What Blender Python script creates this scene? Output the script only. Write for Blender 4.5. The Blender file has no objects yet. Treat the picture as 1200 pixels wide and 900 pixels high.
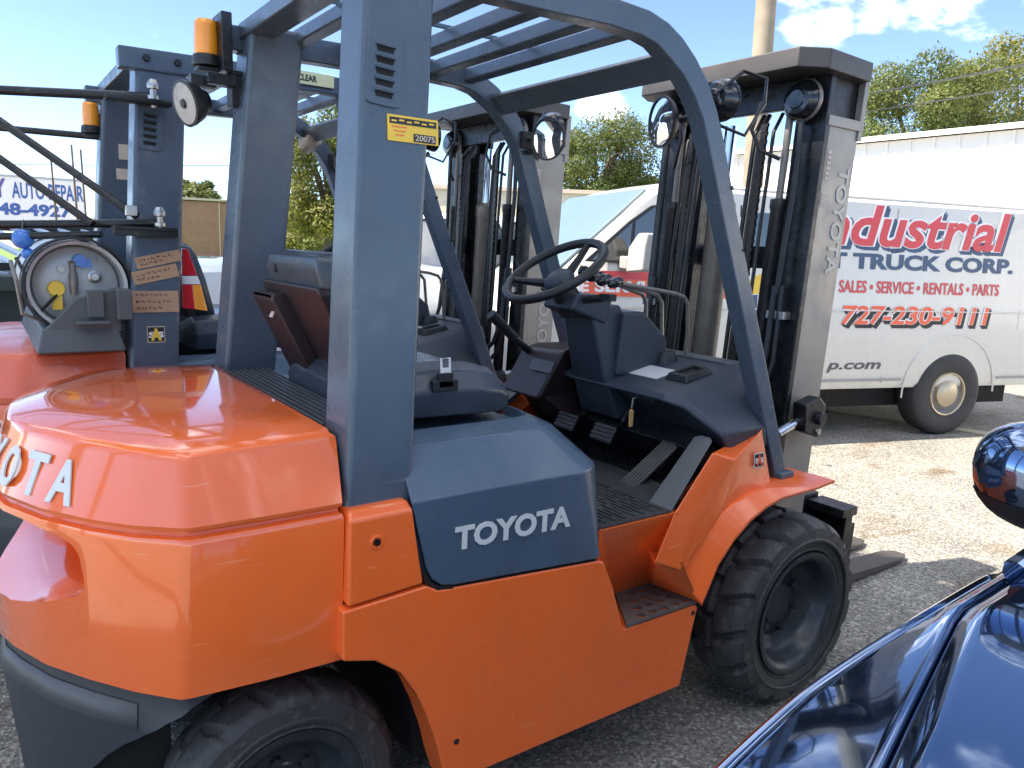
import bpy, bmesh, math, random
import numpy as np
from mathutils import Matrix, Vector, Euler
R = math.radians
random.seed(7); np.random.seed(7)
S = bpy.context.scene
COL = S.collection

# ---------------------------------------------------------------- camera
cam_d = bpy.data.cameras.new('camera'); cam = bpy.data.objects.new('camera', cam_d); COL.objects.link(cam)
cam_d.sensor_width = 36.0; cam_d.lens = 26.61; cam_d.clip_end = 2000; cam_d.clip_start = 0.05
_r = Vector((0.81777884, -0.57423434, 0.03863553)); _d = Vector((-0.07083124, -0.16703735, -0.983403)); _f = Vector((0.57115734, 0.80146956, -0.17727334))
M = Matrix((_r, -_d, -_f)).transposed().to_4x4(); M.translation = Vector((-2.2655, -2.0175, 1.55))
cam.matrix_world = M
S.camera = cam

# ---------------------------------------------------------------- light
SUN_AZ, SUN_EL = R(156), R(52)
w = bpy.data.worlds.new('World'); S.world = w; w.use_nodes = True
nt = w.node_tree; nt.nodes.clear()
def N(t, **k):
    n = nt.nodes.new(t)
    for a, b in k.items(): setattr(n, a, b)
    return n
out = N('ShaderNodeOutputWorld'); bg = N('ShaderNodeBackground'); bg.inputs[1].default_value = 0.05
sky = N('ShaderNodeTexSky', sky_type='NISHITA', sun_disc=False, sun_elevation=SUN_EL, sun_rotation=math.pi / 2 - SUN_AZ)
sky.air_density = 0.55; sky.dust_density = 0.05; sky.ozone_density = 1.2; sky.altitude = 10
tc = N('ShaderNodeTexCoord')
nz = N('ShaderNodeTexNoise'); nz.inputs['Scale'].default_value = 13.0; nz.inputs['Detail'].default_value = 8; nz.inputs['Roughness'].default_value = 0.62
mp = N('ShaderNodeMapping'); mp.inputs['Scale'].default_value = (1, 1, 3.2)
nt.links.new(tc.outputs['Generated'], mp.inputs[0]); nt.links.new(mp.outputs[0], nz.inputs['Vector'])
CLOUD_SEED = (10.8, 18.8, 7.6)
prev = None
CLOUDS = [((0.785, 0.568, 0.252), 420, 0.44), ((0.802, 0.538, 0.257), 420, 0.46), ((0.826, 0.50, 0.263), 420, 0.46), ((0.848, 0.462, 0.264), 480, 0.40), ((0.862, 0.43, 0.278), 400, 0.36), ((0.656, 0.735, 0.172), 420, 0.48), ((0.636, 0.752, 0.172), 420, 0.44), ((0.9, -0.1, 0.42), 60, 0.46),
          ]
for dv, k, a in CLOUDS:
    v = Vector(dv).normalized()
    dot = N('ShaderNodeVectorMath', operation='DOT_PRODUCT'); nrm = N('ShaderNodeVectorMath', operation='NORMALIZE')
    nt.links.new(tc.outputs['Generated'], nrm.inputs[0]); nt.links.new(nrm.outputs[0], dot.inputs[0]); dot.inputs[1].default_value = v
    s1 = N('ShaderNodeMath', operation='SUBTRACT'); nt.links.new(dot.outputs['Value'], s1.inputs[0]); s1.inputs[1].default_value = 1.0
    s2 = N('ShaderNodeMath', operation='MULTIPLY'); nt.links.new(s1.outputs[0], s2.inputs[0]); s2.inputs[1].default_value = k * 8
    s3 = N('ShaderNodeMath', operation='EXPONENT'); nt.links.new(s2.outputs[0], s3.inputs[0])
    s4 = N('ShaderNodeMath', operation='MULTIPLY'); nt.links.new(s3.outputs[0], s4.inputs[0]); s4.inputs[1].default_value = a
    if prev is None: prev = s4
    else:
        ad = N('ShaderNodeMath', operation='MAXIMUM'); nt.links.new(prev.outputs[0], ad.inputs[0]); nt.links.new(s4.outputs[0], ad.inputs[1]); prev = ad
ad = N('ShaderNodeMath', operation='ADD'); nt.links.new(prev.outputs[0], ad.inputs[0]); nt.links.new(nz.outputs['Fac'], ad.inputs[1])
# scattered cloud, kept mostly above the view and added there for fill light
sx = N('ShaderNodeSeparateXYZ'); nt.links.new(tc.outputs['Generated'], sx.inputs[0])
za = N('ShaderNodeMath', operation='ADD'); nt.links.new(sx.outputs['Z'], za.inputs[0]); za.inputs[1].default_value = 0.25
zm = N('ShaderNodeMath', operation='MAXIMUM'); nt.links.new(za.outputs[0], zm.inputs[0]); zm.inputs[1].default_value = 0.1
dv2 = N('ShaderNodeVectorMath', operation='DIVIDE'); cb3 = N('ShaderNodeCombineXYZ')
for i in range(3): nt.links.new(zm.outputs[0], cb3.inputs[i])
nt.links.new(tc.outputs['Generated'], dv2.inputs[0]); nt.links.new(cb3.outputs[0], dv2.inputs[1])
mp2 = N('ShaderNodeMapping'); mp2.inputs['Location'].default_value = CLOUD_SEED; nt.links.new(dv2.outputs[0], mp2.inputs[0])
nz2 = N('ShaderNodeTexNoise'); nz2.inputs['Scale'].default_value = 2.6; nz2.inputs['Detail'].default_value = 9; nz2.inputs['Roughness'].default_value = 0.6
nt.links.new(mp2.outputs[0], nz2.inputs['Vector'])
mr2 = N('ShaderNodeMapRange', interpolation_type='SMOOTHSTEP'); mr2.inputs['From Min'].default_value = 0.475; mr2.inputs['From Max'].default_value = 0.64; mr2.inputs['To Max'].default_value = 0.85
el_ = N('ShaderNodeMapRange', interpolation_type='SMOOTHSTEP'); el_.inputs['From Min'].default_value = 0.30; el_.inputs['From Max'].default_value = 0.60; el_.inputs['To Min'].default_value = -0.13; el_.inputs['To Max'].default_value = 0.03
nt.links.new(sx.outputs['Z'], el_.inputs['Value'])
cv = N('ShaderNodeMath', operation='ADD'); nt.links.new(nz2.outputs['Fac'], cv.inputs[0]); nt.links.new(el_.outputs[0], cv.inputs[1])
nt.links.new(cv.outputs[0], mr2.inputs['Value'])
mr = N('ShaderNodeMapRange', interpolation_type='SMOOTHSTEP'); mr.inputs['From Min'].default_value = 0.66; mr.inputs['From Max'].default_value = 1.06; mr.inputs['To Max'].default_value = 0.85
nt.links.new(ad.outputs[0], mr.inputs['Value'])
mx = N('ShaderNodeMix', data_type='RGBA'); mx.inputs['B'].default_value = (9.0, 9.1, 9.3, 1)
mxm = N('ShaderNodeMath', operation='MAXIMUM'); nt.links.new(mr.outputs[0], mxm.inputs[0]); nt.links.new(mr2.outputs[0], mxm.inputs[1]); nt.links.new(mxm.outputs[0], mx.inputs['Factor']); nt.links.new(sky.outputs[0], mx.inputs['A'])
nt.links.new(mx.outputs['Result'], bg.inputs[0]); nt.links.new(bg.outputs[0], out.inputs[0])
sun_d = bpy.data.lights.new('sun', 'SUN'); sun_d.energy = 2.2; sun_d.angle = R(0.53); sun_d.color = (1.0, 0.90, 0.76)
sun = bpy.data.objects.new('sun', sun_d); COL.objects.link(sun); sun.location = (-8, 6, 14)
sd = Vector((math.cos(SUN_AZ) * math.cos(SUN_EL), math.sin(SUN_AZ) * math.cos(SUN_EL), math.sin(SUN_EL)))
sun.rotation_euler = sd.to_track_quat('Z', 'Y').to_euler()
S.view_settings.view_transform = 'Standard'; S.view_settings.look = 'None'; S.view_settings.gamma = 1.0
S.view_settings.use_curve_mapping = False
S.view_settings.exposure = 2.9

# ---------------------------------------------------------------- materials
def mat(name, rgb, rough=0.5, metal=0.0, var=0.12, ns=8.0, bump=0.0, bs=60.0, coat=0.0, rvar=0.1, wear=None, wear_at=0.68, ior=1.5, wscale=6.0, scratch=None, dust=None):
    m = bpy.data.materials.new(name); m.use_nodes = True
    t = m.node_tree; b = t.nodes['Principled BSDF']
    L = t.links.new
    tcn = t.nodes.new('ShaderNodeTexCoord')
    n1 = t.nodes.new('ShaderNodeTexNoise'); n1.inputs['Scale'].default_value = ns; n1.inputs['Detail'].default_value = 6; n1.inputs['Roughness'].default_value = 0.65
    L(tcn.outputs['Object'], n1.inputs['Vector'])
    r1 = t.nodes.new('ShaderNodeMapRange'); r1.inputs['From Min'].default_value = 0.3; r1.inputs['From Max'].default_value = 0.7
    r1.inputs['To Min'].default_value = 1 - var; r1.inputs['To Max'].default_value = 1 + var
    L(n1.outputs['Fac'], r1.inputs['Value'])
    vm = t.nodes.new('ShaderNodeVectorMath'); vm.operation = 'SCALE'; vm.inputs[0].default_value = rgb[:3]
    L(r1.outputs[0], vm.inputs['Scale'])
    colour = vm.outputs[0]
    if wear:
        n3 = t.nodes.new('ShaderNodeTexNoise'); n3.inputs['Scale'].default_value = wscale; n3.inputs['Detail'].default_value = 10; n3.inputs['Roughness'].default_value = 0.75
        L(tcn.outputs['Object'], n3.inputs['Vector'])
        r3 = t.nodes.new('ShaderNodeMapRange'); r3.inputs['From Min'].default_value = wear_at - 0.06; r3.inputs['From Max'].default_value = wear_at + 0.06
        L(n3.outputs['Fac'], r3.inputs['Value'])
        mixn = t.nodes.new('ShaderNodeMix'); mixn.data_type = 'RGBA'; mixn.inputs['B'].default_value = (*wear, 1)
        L(r3.outputs[0], mixn.inputs['Factor']); L(colour, mixn.inputs['A']); colour = mixn.outputs['Result']
    for spec, kind in ((scratch, 's'), (dust, 'd')):
        if not spec: continue
        mpn = t.nodes.new('ShaderNodeMapping'); n5 = t.nodes.new('ShaderNodeTexNoise'); L(tcn.outputs['Object'], mpn.inputs[0]); L(mpn.outputs[0], n5.inputs['Vector'])
        if kind == 's':
            mpn.inputs['Scale'].default_value = (5, 5, 70); mpn.inputs['Rotation'].default_value = (0.5, 0.35, 0.2); n5.inputs['Scale'].default_value = 1.6; n5.inputs['Detail'].default_value = 3; lo, hi = 0.70, 0.74
        else:
            mpn.inputs['Scale'].default_value = (1, 1, .45); n5.inputs['Scale'].default_value = 5.0; n5.inputs['Detail'].default_value = 11; n5.inputs['Roughness'].default_value = .72; lo, hi = 0.50, 0.80
        r5 = t.nodes.new('ShaderNodeMapRange'); r5.inputs['From Min'].default_value = lo; r5.inputs['From Max'].default_value = hi; r5.inputs['To Max'].default_value = spec[3]; L(n5.outputs['Fac'], r5.inputs['Value'])
        m5 = t.nodes.new('ShaderNodeMix'); m5.data_type = 'RGBA'; m5.inputs['B'].default_value = (*spec[:3], 1); L(r5.outputs[0], m5.inputs['Factor']); L(colour, m5.inputs['A']); colour = m5.outputs['Result']
    L(colour, b.inputs['Base Color'])
    n2 = t.nodes.new('ShaderNodeTexNoise'); n2.inputs['Scale'].default_value = ns * 2.7; n2.inputs['Detail'].default_value = 5
    L(tcn.outputs['Object'], n2.inputs['Vector'])
    r2 = t.nodes.new('ShaderNodeMapRange'); r2.inputs['From Min'].default_value = 0.3; r2.inputs['From Max'].default_value = 0.7
    r2.inputs['To Min'].default_value = max(0.01, rough * (1 - rvar)); r2.inputs['To Max'].default_value = min(1, rough * (1 + rvar))
    L(n2.outputs['Fac'], r2.inputs['Value']); L(r2.outputs[0], b.inputs['Roughness'])
    b.inputs['Metallic'].default_value = metal; b.inputs['IOR'].default_value = ior
    if coat: b.inputs['Coat Weight'].default_value = coat; b.inputs['Coat Roughness'].default_value = 0.04
    if bump:
        n4 = t.nodes.new('ShaderNodeTexNoise'); n4.inputs['Scale'].default_value = bs; n4.inputs['Detail'].default_value = 4
        L(tcn.outputs['Object'], n4.inputs['Vector'])
        bp = t.nodes.new('ShaderNodeBump'); bp.inputs['Strength'].default_value = bump; bp.inputs['Distance'].default_value = 0.01
        L(n4.outputs['Fac'], bp.inputs['Height']); L(bp.outputs[0], b.inputs['Normal'])
    return m

ORANGE = mat('orange_paint', (0.88, 0.150, 0.026), 0.30, 0, 0.05, 3, 0.012, 25, coat=0.5, rvar=0.35, wear=(0.50, 0.11, 0.03), wear_at=0.75, wscale=22, scratch=(0.95, 0.42, 0.22, .5), dust=(0.66, 0.15, 0.05, .45))
ORANGE_GLOSS = mat('orange_gloss_paint', (0.88, 0.155, 0.028), 0.15, 0, 0.05, 3, 0.006, 14, coat=1.0, rvar=0.4, wear=(0.5, 0.12, 0.035), wear_at=0.77, wscale=20, scratch=(0.95, 0.45, 0.25, .35), dust=(0.72, 0.17, 0.06, .30))
OLDORANGE = mat('faded_orange_paint', (0.62, 0.115, 0.05), 0.38, 0, 0.12, 4, 0.02, 30, coat=0.3, rvar=0.3, wear=(0.60, 0.42, 0.36), wear_at=0.66, wscale=5)
GUARD = mat('grey_guard_paint', (0.072, 0.099, 0.130), 0.27, 0, 0.10, 5, 0.015, 90, rvar=0.3, scratch=(0.17, 0.19, 0.21, .5), dust=(0.12, 0.13, 0.14, .5))
OLDGUARD = mat('worn_grey_guard_paint', (0.062, 0.086, 0.122), 0.33, 0, 0.25, 4, 0.03, 60, rvar=0.3, wear=(0.14, 0.15, 0.16), wear_at=0.63, wscale=9)
HOODGREY = mat('dark_grey_hood_paint', (0.064, 0.100, 0.146), 0.30, 0, 0.08, 5, 0.03, 260, rvar=0.2, scratch=(0.11, 0.12, 0.13, .4), dust=(0.085, 0.09, 0.095, .5))
DASH = mat('dark_dash_plastic', (0.032, 0.042, 0.057), 0.50, 0, 0.12, 7, 0.05, 220)
BLACK = mat('black_plastic', (0.012, 0.013, 0.015), 0.45, 0, 0.15, 9, 0.04, 150)
BLACKSTEEL = mat('greasy_black_steel', (0.016, 0.017, 0.020), 0.33, 0.3, 0.35, 14, 0.06, 60, rvar=0.4, wear=(0.07, 0.062, 0.052), wear_at=0.64, wscale=14)
UNDER = mat('underbody_black', (0.008, 0.008, 0.009), 0.8, 0, 0.2)
BROWNSEAT = mat('dark_brown_plastic', (0.024, 0.013, 0.014), 0.40, 0, 0.15, 5, 0.03, 120)
BUMPER = mat('dark_bumper_paint', (0.022, 0.030, 0.041), 0.45, 0, 0.12, 5, 0.03, 120, scratch=(0.10, 0.11, 0.12, .4), dust=(0.06, 0.062, 0.064, .5))
VINYL = mat('grey_black_vinyl', (0.040, 0.051, 0.066), 0.30, 0, 0.15, 7, 0.08, 220, rvar=0.3)
RUBBER = mat('dusty_rubber', (0.042, 0.043, 0.046), 0.62, 0, 0.30, 7, 0.25, 70, wear=(0.090, 0.088, 0.085), wear_at=0.58, wscale=24)
SIDERUB = mat('smooth_rubber', (0.020, 0.021, 0.023), 0.55, 0, 0.25, 6, 0.08, 90, wear=(0.06, 0.06, 0.058), wear_at=0.62, wscale=9)
RIM = mat('dirty_black_rim', (0.030, 0.037, 0.047), 0.38, 0.2, 0.4, 8, 0.08, 50, rvar=0.4, wear=(0.11, 0.12, 0.13), wear_at=0.68, wscale=11)
STEEL = mat('worn_steel', (0.42, 0.41, 0.40), 0.32, 0.9, 0.15, 12, 0.02, 80)
CHROME = mat('chrome_rod', (0.80, 0.80, 0.80), 0.10, 1.0, 0.04, 10)
MASTSIDE = mat('bare_mast_steel', (0.265, 0.245, 0.220), 0.40, 0.25, 0.14, 4, 0.03, 60, rvar=0.3, wear=(0.16, 0.12, 0.09), wear_at=0.68, wscale=8)
MASTCAP = mat('brown_grey_cap_paint', (0.052, 0.047, 0.045), 0.45, 0.1, 0.15, 6, 0.03, 60)
CYL = mat('cylinder_grey_paint', (0.20, 0.175, 0.150), 0.36, 0.2, 0.2, 6, 0.02, 60, rvar=0.3)
CHAIN = mat('oily_chain', (0.045, 0.038, 0.032), 0.4, 0.6, 0.3, 30)
LETTER = mat('light_grey_letter', (0.62, 0.64, 0.62), 0.45, 0, 0.05)
MASTLET = mat('mast_letter', (0.46, 0.44, 0.40), 0.45, 0, 0.06, wear=(0.32, 0.29, 0.25), wear_at=0.60, wscale=14)
FADERED = mat('faded_red_print', (0.42, 0.20, 0.17), 0.5, 0, 0.1)
LETTER2 = mat('pale_grey_letter', (0.60, 0.62, 0.60), 0.4, 0, 0.06)
WHITE = mat('white_letter', (0.8, 0.8, 0.8), 0.5, 0, 0.03)
YELLOW = mat('yellow_sticker', (0.78, 0.50, 0.05), 0.45, 0, 0.06)
INK = mat('black_ink', (0.012, 0.012, 0.014), 0.5, 0, 0.05)
RED = mat('red_print', (0.62, 0.055, 0.065), 0.4, 0, 0.05)
ORED = mat('orange_red_print', (0.78, 0.12, 0.05), 0.4, 0, 0.05)
BLUEINK = mat('navy_print', (0.035, 0.075, 0.15), 0.4, 0, 0.05)
CARD = mat('brown_cardboard', (0.42, 0.265, 0.16), 0.85, 0, 0.12, 9, 0.1, 60)
PALECARD = mat('pale_paper_tag', (0.52, 0.44, 0.36), 0.8, 0, 0.1)
TANK = mat('dull_aluminium', (0.46, 0.465, 0.46), 0.40, 0.25, 0.15, 7, 0.03, 60, wear=(0.2, 0.19, 0.17), wear_at=0.64)
BLUEPL = mat('blue_plastic', (0.04, 0.16, 0.50), 0.3, 0, 0.1, coat=0.4)
AMBER = mat('amber_lens', (0.95, 0.34, 0.015), 0.12, 0, 0.12, 30, 0.15, 160, coat=0.7)
REDLENS = mat('red_lens', (0.55, 0.012, 0.02), 0.12, 0, 0.1, 30, 0.05, 160, coat=0.7)
WHITELENS = mat('clear_lens', (0.75, 0.75, 0.74), 0.12, 0, 0.1, 30, 0.1, 160, coat=0.7)
MIRROR = mat('mirror_glass', (0.85, 0.86, 0.88), 0.02, 1.0, 0.02)
WOODTAG = mat('wood_tag', (0.55, 0.33, 0.12), 0.6, 0, 0.1)
KNOB = mat('black_knob', (0.010, 0.010, 0.012), 0.18, 0, 0.05, coat=0.5)
MAT_RIB = mat('ribbed_floor_rubber', (0.030, 0.031, 0.034), 0.6, 0, 0.3, 10, 0.1, 90, wear=(0.09, 0.085, 0.078), wear_at=0.62)
PEDAL = mat('worn_pedal_rubber', (0.085, 0.083, 0.078), 0.6, 0, 0.3, 14, 0.1, 90)
STEPM = mat('worn_step_steel', (0.10, 0.088, 0.085), 0.5, 0.1, 0.25, 12, 0.1, 90, wear=(0.16, 0.13, 0.11), wear_at=0.64, wscale=16)
GREYTRIM = mat('grey_trim', (0.075, 0.083, 0.090), 0.5, 0, 0.08)
CLEARSIGN = mat('pale_yellow_sign', (0.62, 0.62, 0.36), 0.5, 0, 0.05)
VANWHITE = mat('van_white_paint', (0.62, 0.60, 0.555), 0.28, 0, 0.04, 3, coat=0.5, wear=(0.6, 0.56, 0.5), wear_at=0.70, wscale=3)
VANGREY = mat('van_grey_plastic', (0.30, 0.29, 0.28), 0.5, 0, 0.06)
VANTYRE = mat('van_tyre', (0.030, 0.030, 0.031), 0.7, 0, 0.15, 9, 0.08, 60)
HUB = mat('dull_hubcap', (0.46, 0.39, 0.28), 0.36, 0.7, 0.12)
def glass(name, tint, rough=0.02):
    return mat(name, tint, rough, 0, 0.05, 3, coat=1.0, ior=1.7)
VGLASS = glass('dark_van_glass', (0.03, 0.035, 0.035))
def paint_car(name, rgb, cior):
    m = mat(name, rgb, 0.06 if 'navy' in name else 0.35, 0.0, 0.05, 3, rvar=0.2)
    b = m.node_tree.nodes['Principled BSDF']; b.inputs['Coat Weight'].default_value = 1.0; b.inputs['Coat Roughness'].default_value = 0.015; b.inputs['Coat IOR'].default_value = cior
    return m
NAVY = paint_car('navy_car_paint', (0.115, 0.18, 0.31), 1.6)
NAVY.node_tree.nodes['Principled BSDF'].inputs['Metallic'].default_value = 0.95
WCAR = paint_car('white_car_paint', (0.62, 0.66, 0.70), 1.6)
GCAR = paint_car('silver_blue_car_paint', (0.20, 0.26, 0.32), 1.6)
CGLASS = glass('car_glass', (0.012, 0.015, 0.018))

# ---------------------------------------------------------------- mesh builder
class MB:
    def __init__(s): s.v = []; s.f = []; s.m = []
    def add(s, vs, fs, mi=0, xf=None):
        o = len(s.v)
        for p in vs:
            p = Vector(p)
            if xf is not None: p = xf @ p
            s.v.append(p)
        for q in fs: s.f.append([o + i for i in q]); s.m.append(mi)
        return s
    def box(s, c, d, mi=0, rot=None, xf=None):
        x, y, z = d[0] / 2, d[1] / 2, d[2] / 2
        vs = [Vector((a, b, e)) for a in (-x, x) for b in (-y, y) for e in (-z, z)]
        if rot is not None:
            rm = Euler(rot).to_matrix(); vs = [rm @ q for q in vs]
        vs = [q + Vector(c) for q in vs]
        return s.add(vs, [(0, 1, 3, 2), (4, 6, 7, 5), (0, 4, 5, 1), (2, 3, 7, 6), (0, 2, 6, 4), (1, 5, 7, 3)], mi, xf)
    def loft(s, secs, mi=0, caps=True, xf=None, closed=True):
        n = len(secs[0]); vs = [p for q in secs for p in q]; fs = []
        for i in range(len(secs) - 1):
            for j in range(n if closed else n - 1):
                k = (j + 1) % n; fs.append((i * n + j, i * n + k, (i + 1) * n + k, (i + 1) * n + j))
        if caps: fs.append(tuple(range(n))[::-1]); fs.append(tuple((len(secs) - 1) * n + j for j in range(n)))
        return s.add(vs, fs, mi, xf)
    def prism(s, pts, a0, a1, axis='y', mi=0, xf=None):
        def P(p, a): return (p[0], a, p[1]) if axis == 'y' else ((p[0], p[1], a) if axis == 'z' else (a, p[0], p[1]))
        return s.loft([[P(p, a0) for p in pts], [P(p, a1) for p in pts]], mi, True, xf)
    def tube(s, path, r, n=8, mi=0, closed=False, xf=None):
        path = [Vector(p) for p in path]; m = len(path); secs = []; up = None
        for i, p in enumerate(path):
            a = path[(i - 1) % m] if (closed or i > 0) else p; b = path[(i + 1) % m] if (closed or i < m - 1) else p
            t = (b - a).normalized()
            if up is None:
                up = Vector((0, 0, 1)) if abs(t.z) < 0.9 else Vector((1, 0, 0))
            u = (up - t * up.dot(t)).normalized(); v = t.cross(u); up = u
            rr = r[i] if isinstance(r, (list, tuple)) else r
            secs.append([p + (u * math.cos(2 * math.pi * j / n) + v * math.sin(2 * math.pi * j / n)) * rr for j in range(n)])
        if closed: secs.append(secs[0]); return s.loft(secs, mi, False, xf)
        return s.loft(secs, mi, True, xf)
    def lathe(s, prof, n=32, o=(0, 0, 0), axis='y', mi=0, caps=False):
        o = Vector(o); secs = []
        for j in range(n):
            a = 2 * math.pi * j / n; c, q = math.cos(a), math.sin(a); sec = []
            for r, h in prof:
                p = (r * c, h, r * q) if axis == 'y' else ((r * c, r * q, h) if axis == 'z' else (h, r * c, r * q))
                sec.append(o + Vector(p))
            secs.append(sec)
        k = len(prof); vs = [p for q in secs for p in q]; fs = []
        for j in range(n):
            for i in range(k - 1):
                a = j * k + i; b = ((j + 1) % n) * k + i; fs.append((a, b, b + 1, a + 1))
        return s.add(vs, fs, mi)
    def disc(s, o, nrm, r, n=24, mi=0, thick=0.0):
        nrm = Vector(nrm).normalized(); q = nrm.to_track_quat('Z', 'Y'); o = Vector(o)
        ring = [o + q @ Vector((math.cos(2 * math.pi * j / n) * r, math.sin(2 * math.pi * j / n) * r, 0)) for j in range(n)]
        if thick: return s.loft([[p - nrm * thick for p in ring], ring], mi)
        return s.add(ring, [tuple(range(n))], mi)
    def ellipsoid(s, o, rad, rot=None, nu=16, nv=10, mi=0):
        rm = Euler(rot).to_matrix() if rot else Matrix.Identity(3); vs = []; fs = []
        for i in range(nv + 1):
            th = math.pi * i / nv
            for j in range(nu):
                ph = 2 * math.pi * j / nu
                vs.append(Vector(o) + rm @ Vector((rad[0] * math.sin(th) * math.cos(ph), rad[1] * math.sin(th) * math.sin(ph), rad[2] * math.cos(th))))
        for i in range(nv):
            for j in range(nu): fs.append((i * nu + j, i * nu + (j + 1) % nu, (i + 1) * nu + (j + 1) % nu, (i + 1) * nu + j))
        return s.add(vs, fs, mi)
    def mesh(s, name, mats, smooth=True, angle=38, weld=True):
        me = bpy.data.meshes.new(name); me.from_pydata([tuple(p) for p in s.v], [], s.f)
        if not isinstance(mats, (list, tuple)): mats = [mats]
        for m in mats: me.materials.append(m)
        for p, mi in zip(me.polygons, s.m): p.material_index = mi
        bm = bmesh.new(); bm.from_mesh(me)
        if weld: bmesh.ops.remove_doubles(bm, verts=bm.verts, dist=1e-5)
        bmesh.ops.recalc_face_normals(bm, faces=bm.faces)
        bm.to_mesh(me); bm.free()
        if smooth:
            for p in me.polygons: p.use_smooth = True
            me.set_sharp_from_angle(angle=R(angle))
        return me
    def build(s, name, mats, parent=None, bevel=0, seg=2, smooth=True, angle=38, weld=True, loc=None):
        o = bpy.data.objects.new(name, s.mesh(name, mats, smooth, angle, weld)); COL.objects.link(o)
        if parent is not None: o.parent = parent
        if loc is not None: o.location = loc
        if bevel:
            b = o.modifiers.new('bevel', 'BEVEL'); b.width = bevel; b.segments = seg; b.limit_method = 'ANGLE'; b.angle_limit = R(32); b.harden_normals = True
        return o

def boolean(o, cutter, op='DIFFERENCE'):
    md = o.modifiers.new('b', 'BOOLEAN'); md.object = cutter; md.operation = op; md.solver = 'EXACT'
    dg = bpy.context.evaluated_depsgraph_get(); dg.update()
    me = bpy.data.meshes.new_from_object(o.evaluated_get(dg)); o.modifiers.remove(md)
    o.data = me; cm = cutter.data; bpy.data.objects.remove(cutter); bpy.data.meshes.remove(cm)
    for p in me.polygons: p.use_smooth = True
    me.set_sharp_from_angle(angle=R(30))
def tag(o, label=None, cat=None, group=None, kind=None):
    if label: o['label'] = label
    if cat: o['category'] = cat
    if group: o['group'] = group
    if kind: o['kind'] = kind
    return o
def thing(name, loc, label, cat, group=None, rz=0):
    o = bpy.data.objects.new(name, None); COL.objects.link(o); o.location = loc; o.rotation_euler = (0, 0, rz); o.empty_display_size = 0.2
    return tag(o, label, cat, group)

def text_geo(txt, w=None, h=None, ext=0.002, bold=0.0, shear=0.0, res=3, space=1.0):
    c = bpy.data.curves.new('t', 'FONT'); c.body = txt; c.size = 1; c.extrude = 0; c.offset = bold; c.shear = shear; c.resolution_u = res; c.space_character = space
    o = bpy.data.objects.new('t', c); COL.objects.link(o)
    dg = bpy.context.evaluated_depsgraph_get(); dg.update()
    me = bpy.data.meshes.new_from_object(o.evaluated_get(dg))
    bm = bmesh.new(); bm.from_mesh(me)
    bmesh.ops.remove_doubles(bm, verts=bm.verts, dist=1e-5)
    xs = [v.co.x for v in bm.verts]; ys = [v.co.y for v in bm.verts]; x0, x1, y0, y1 = min(xs), max(xs), min(ys), max(ys)
    sx = (w / (x1 - x0)) if w else None; sy = (h / (y1 - y0)) if h else None
    if sx is None: sx = sy
    if sy is None: sy = sx
    for v in bm.verts: v.co = Vector(((v.co.x - x0) * sx, (v.co.y - y0) * sy, 0))
    r = bmesh.ops.extrude_face_region(bm, geom=list(bm.faces))
    for g in r['geom']:
        if isinstance(g, bmesh.types.BMVert): g.co.z += ext
    vs = [v.co.copy() for v in bm.verts]; bm.verts.index_update(); fs = [[v.index for v in f.verts] for f in bm.faces]
    bm.free(); bpy.data.objects.remove(o); bpy.data.curves.remove(c); bpy.data.meshes.remove(me)
    return vs, fs
def frame(o, x, y):
    x = Vector(x).normalized(); y = Vector(y); y = (y - x * y.dot(x)).normalized(); z = x.cross(y)
    m = Matrix((x, y, z)).transposed().to_4x4(); m.translation = Vector(o); return m
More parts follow.
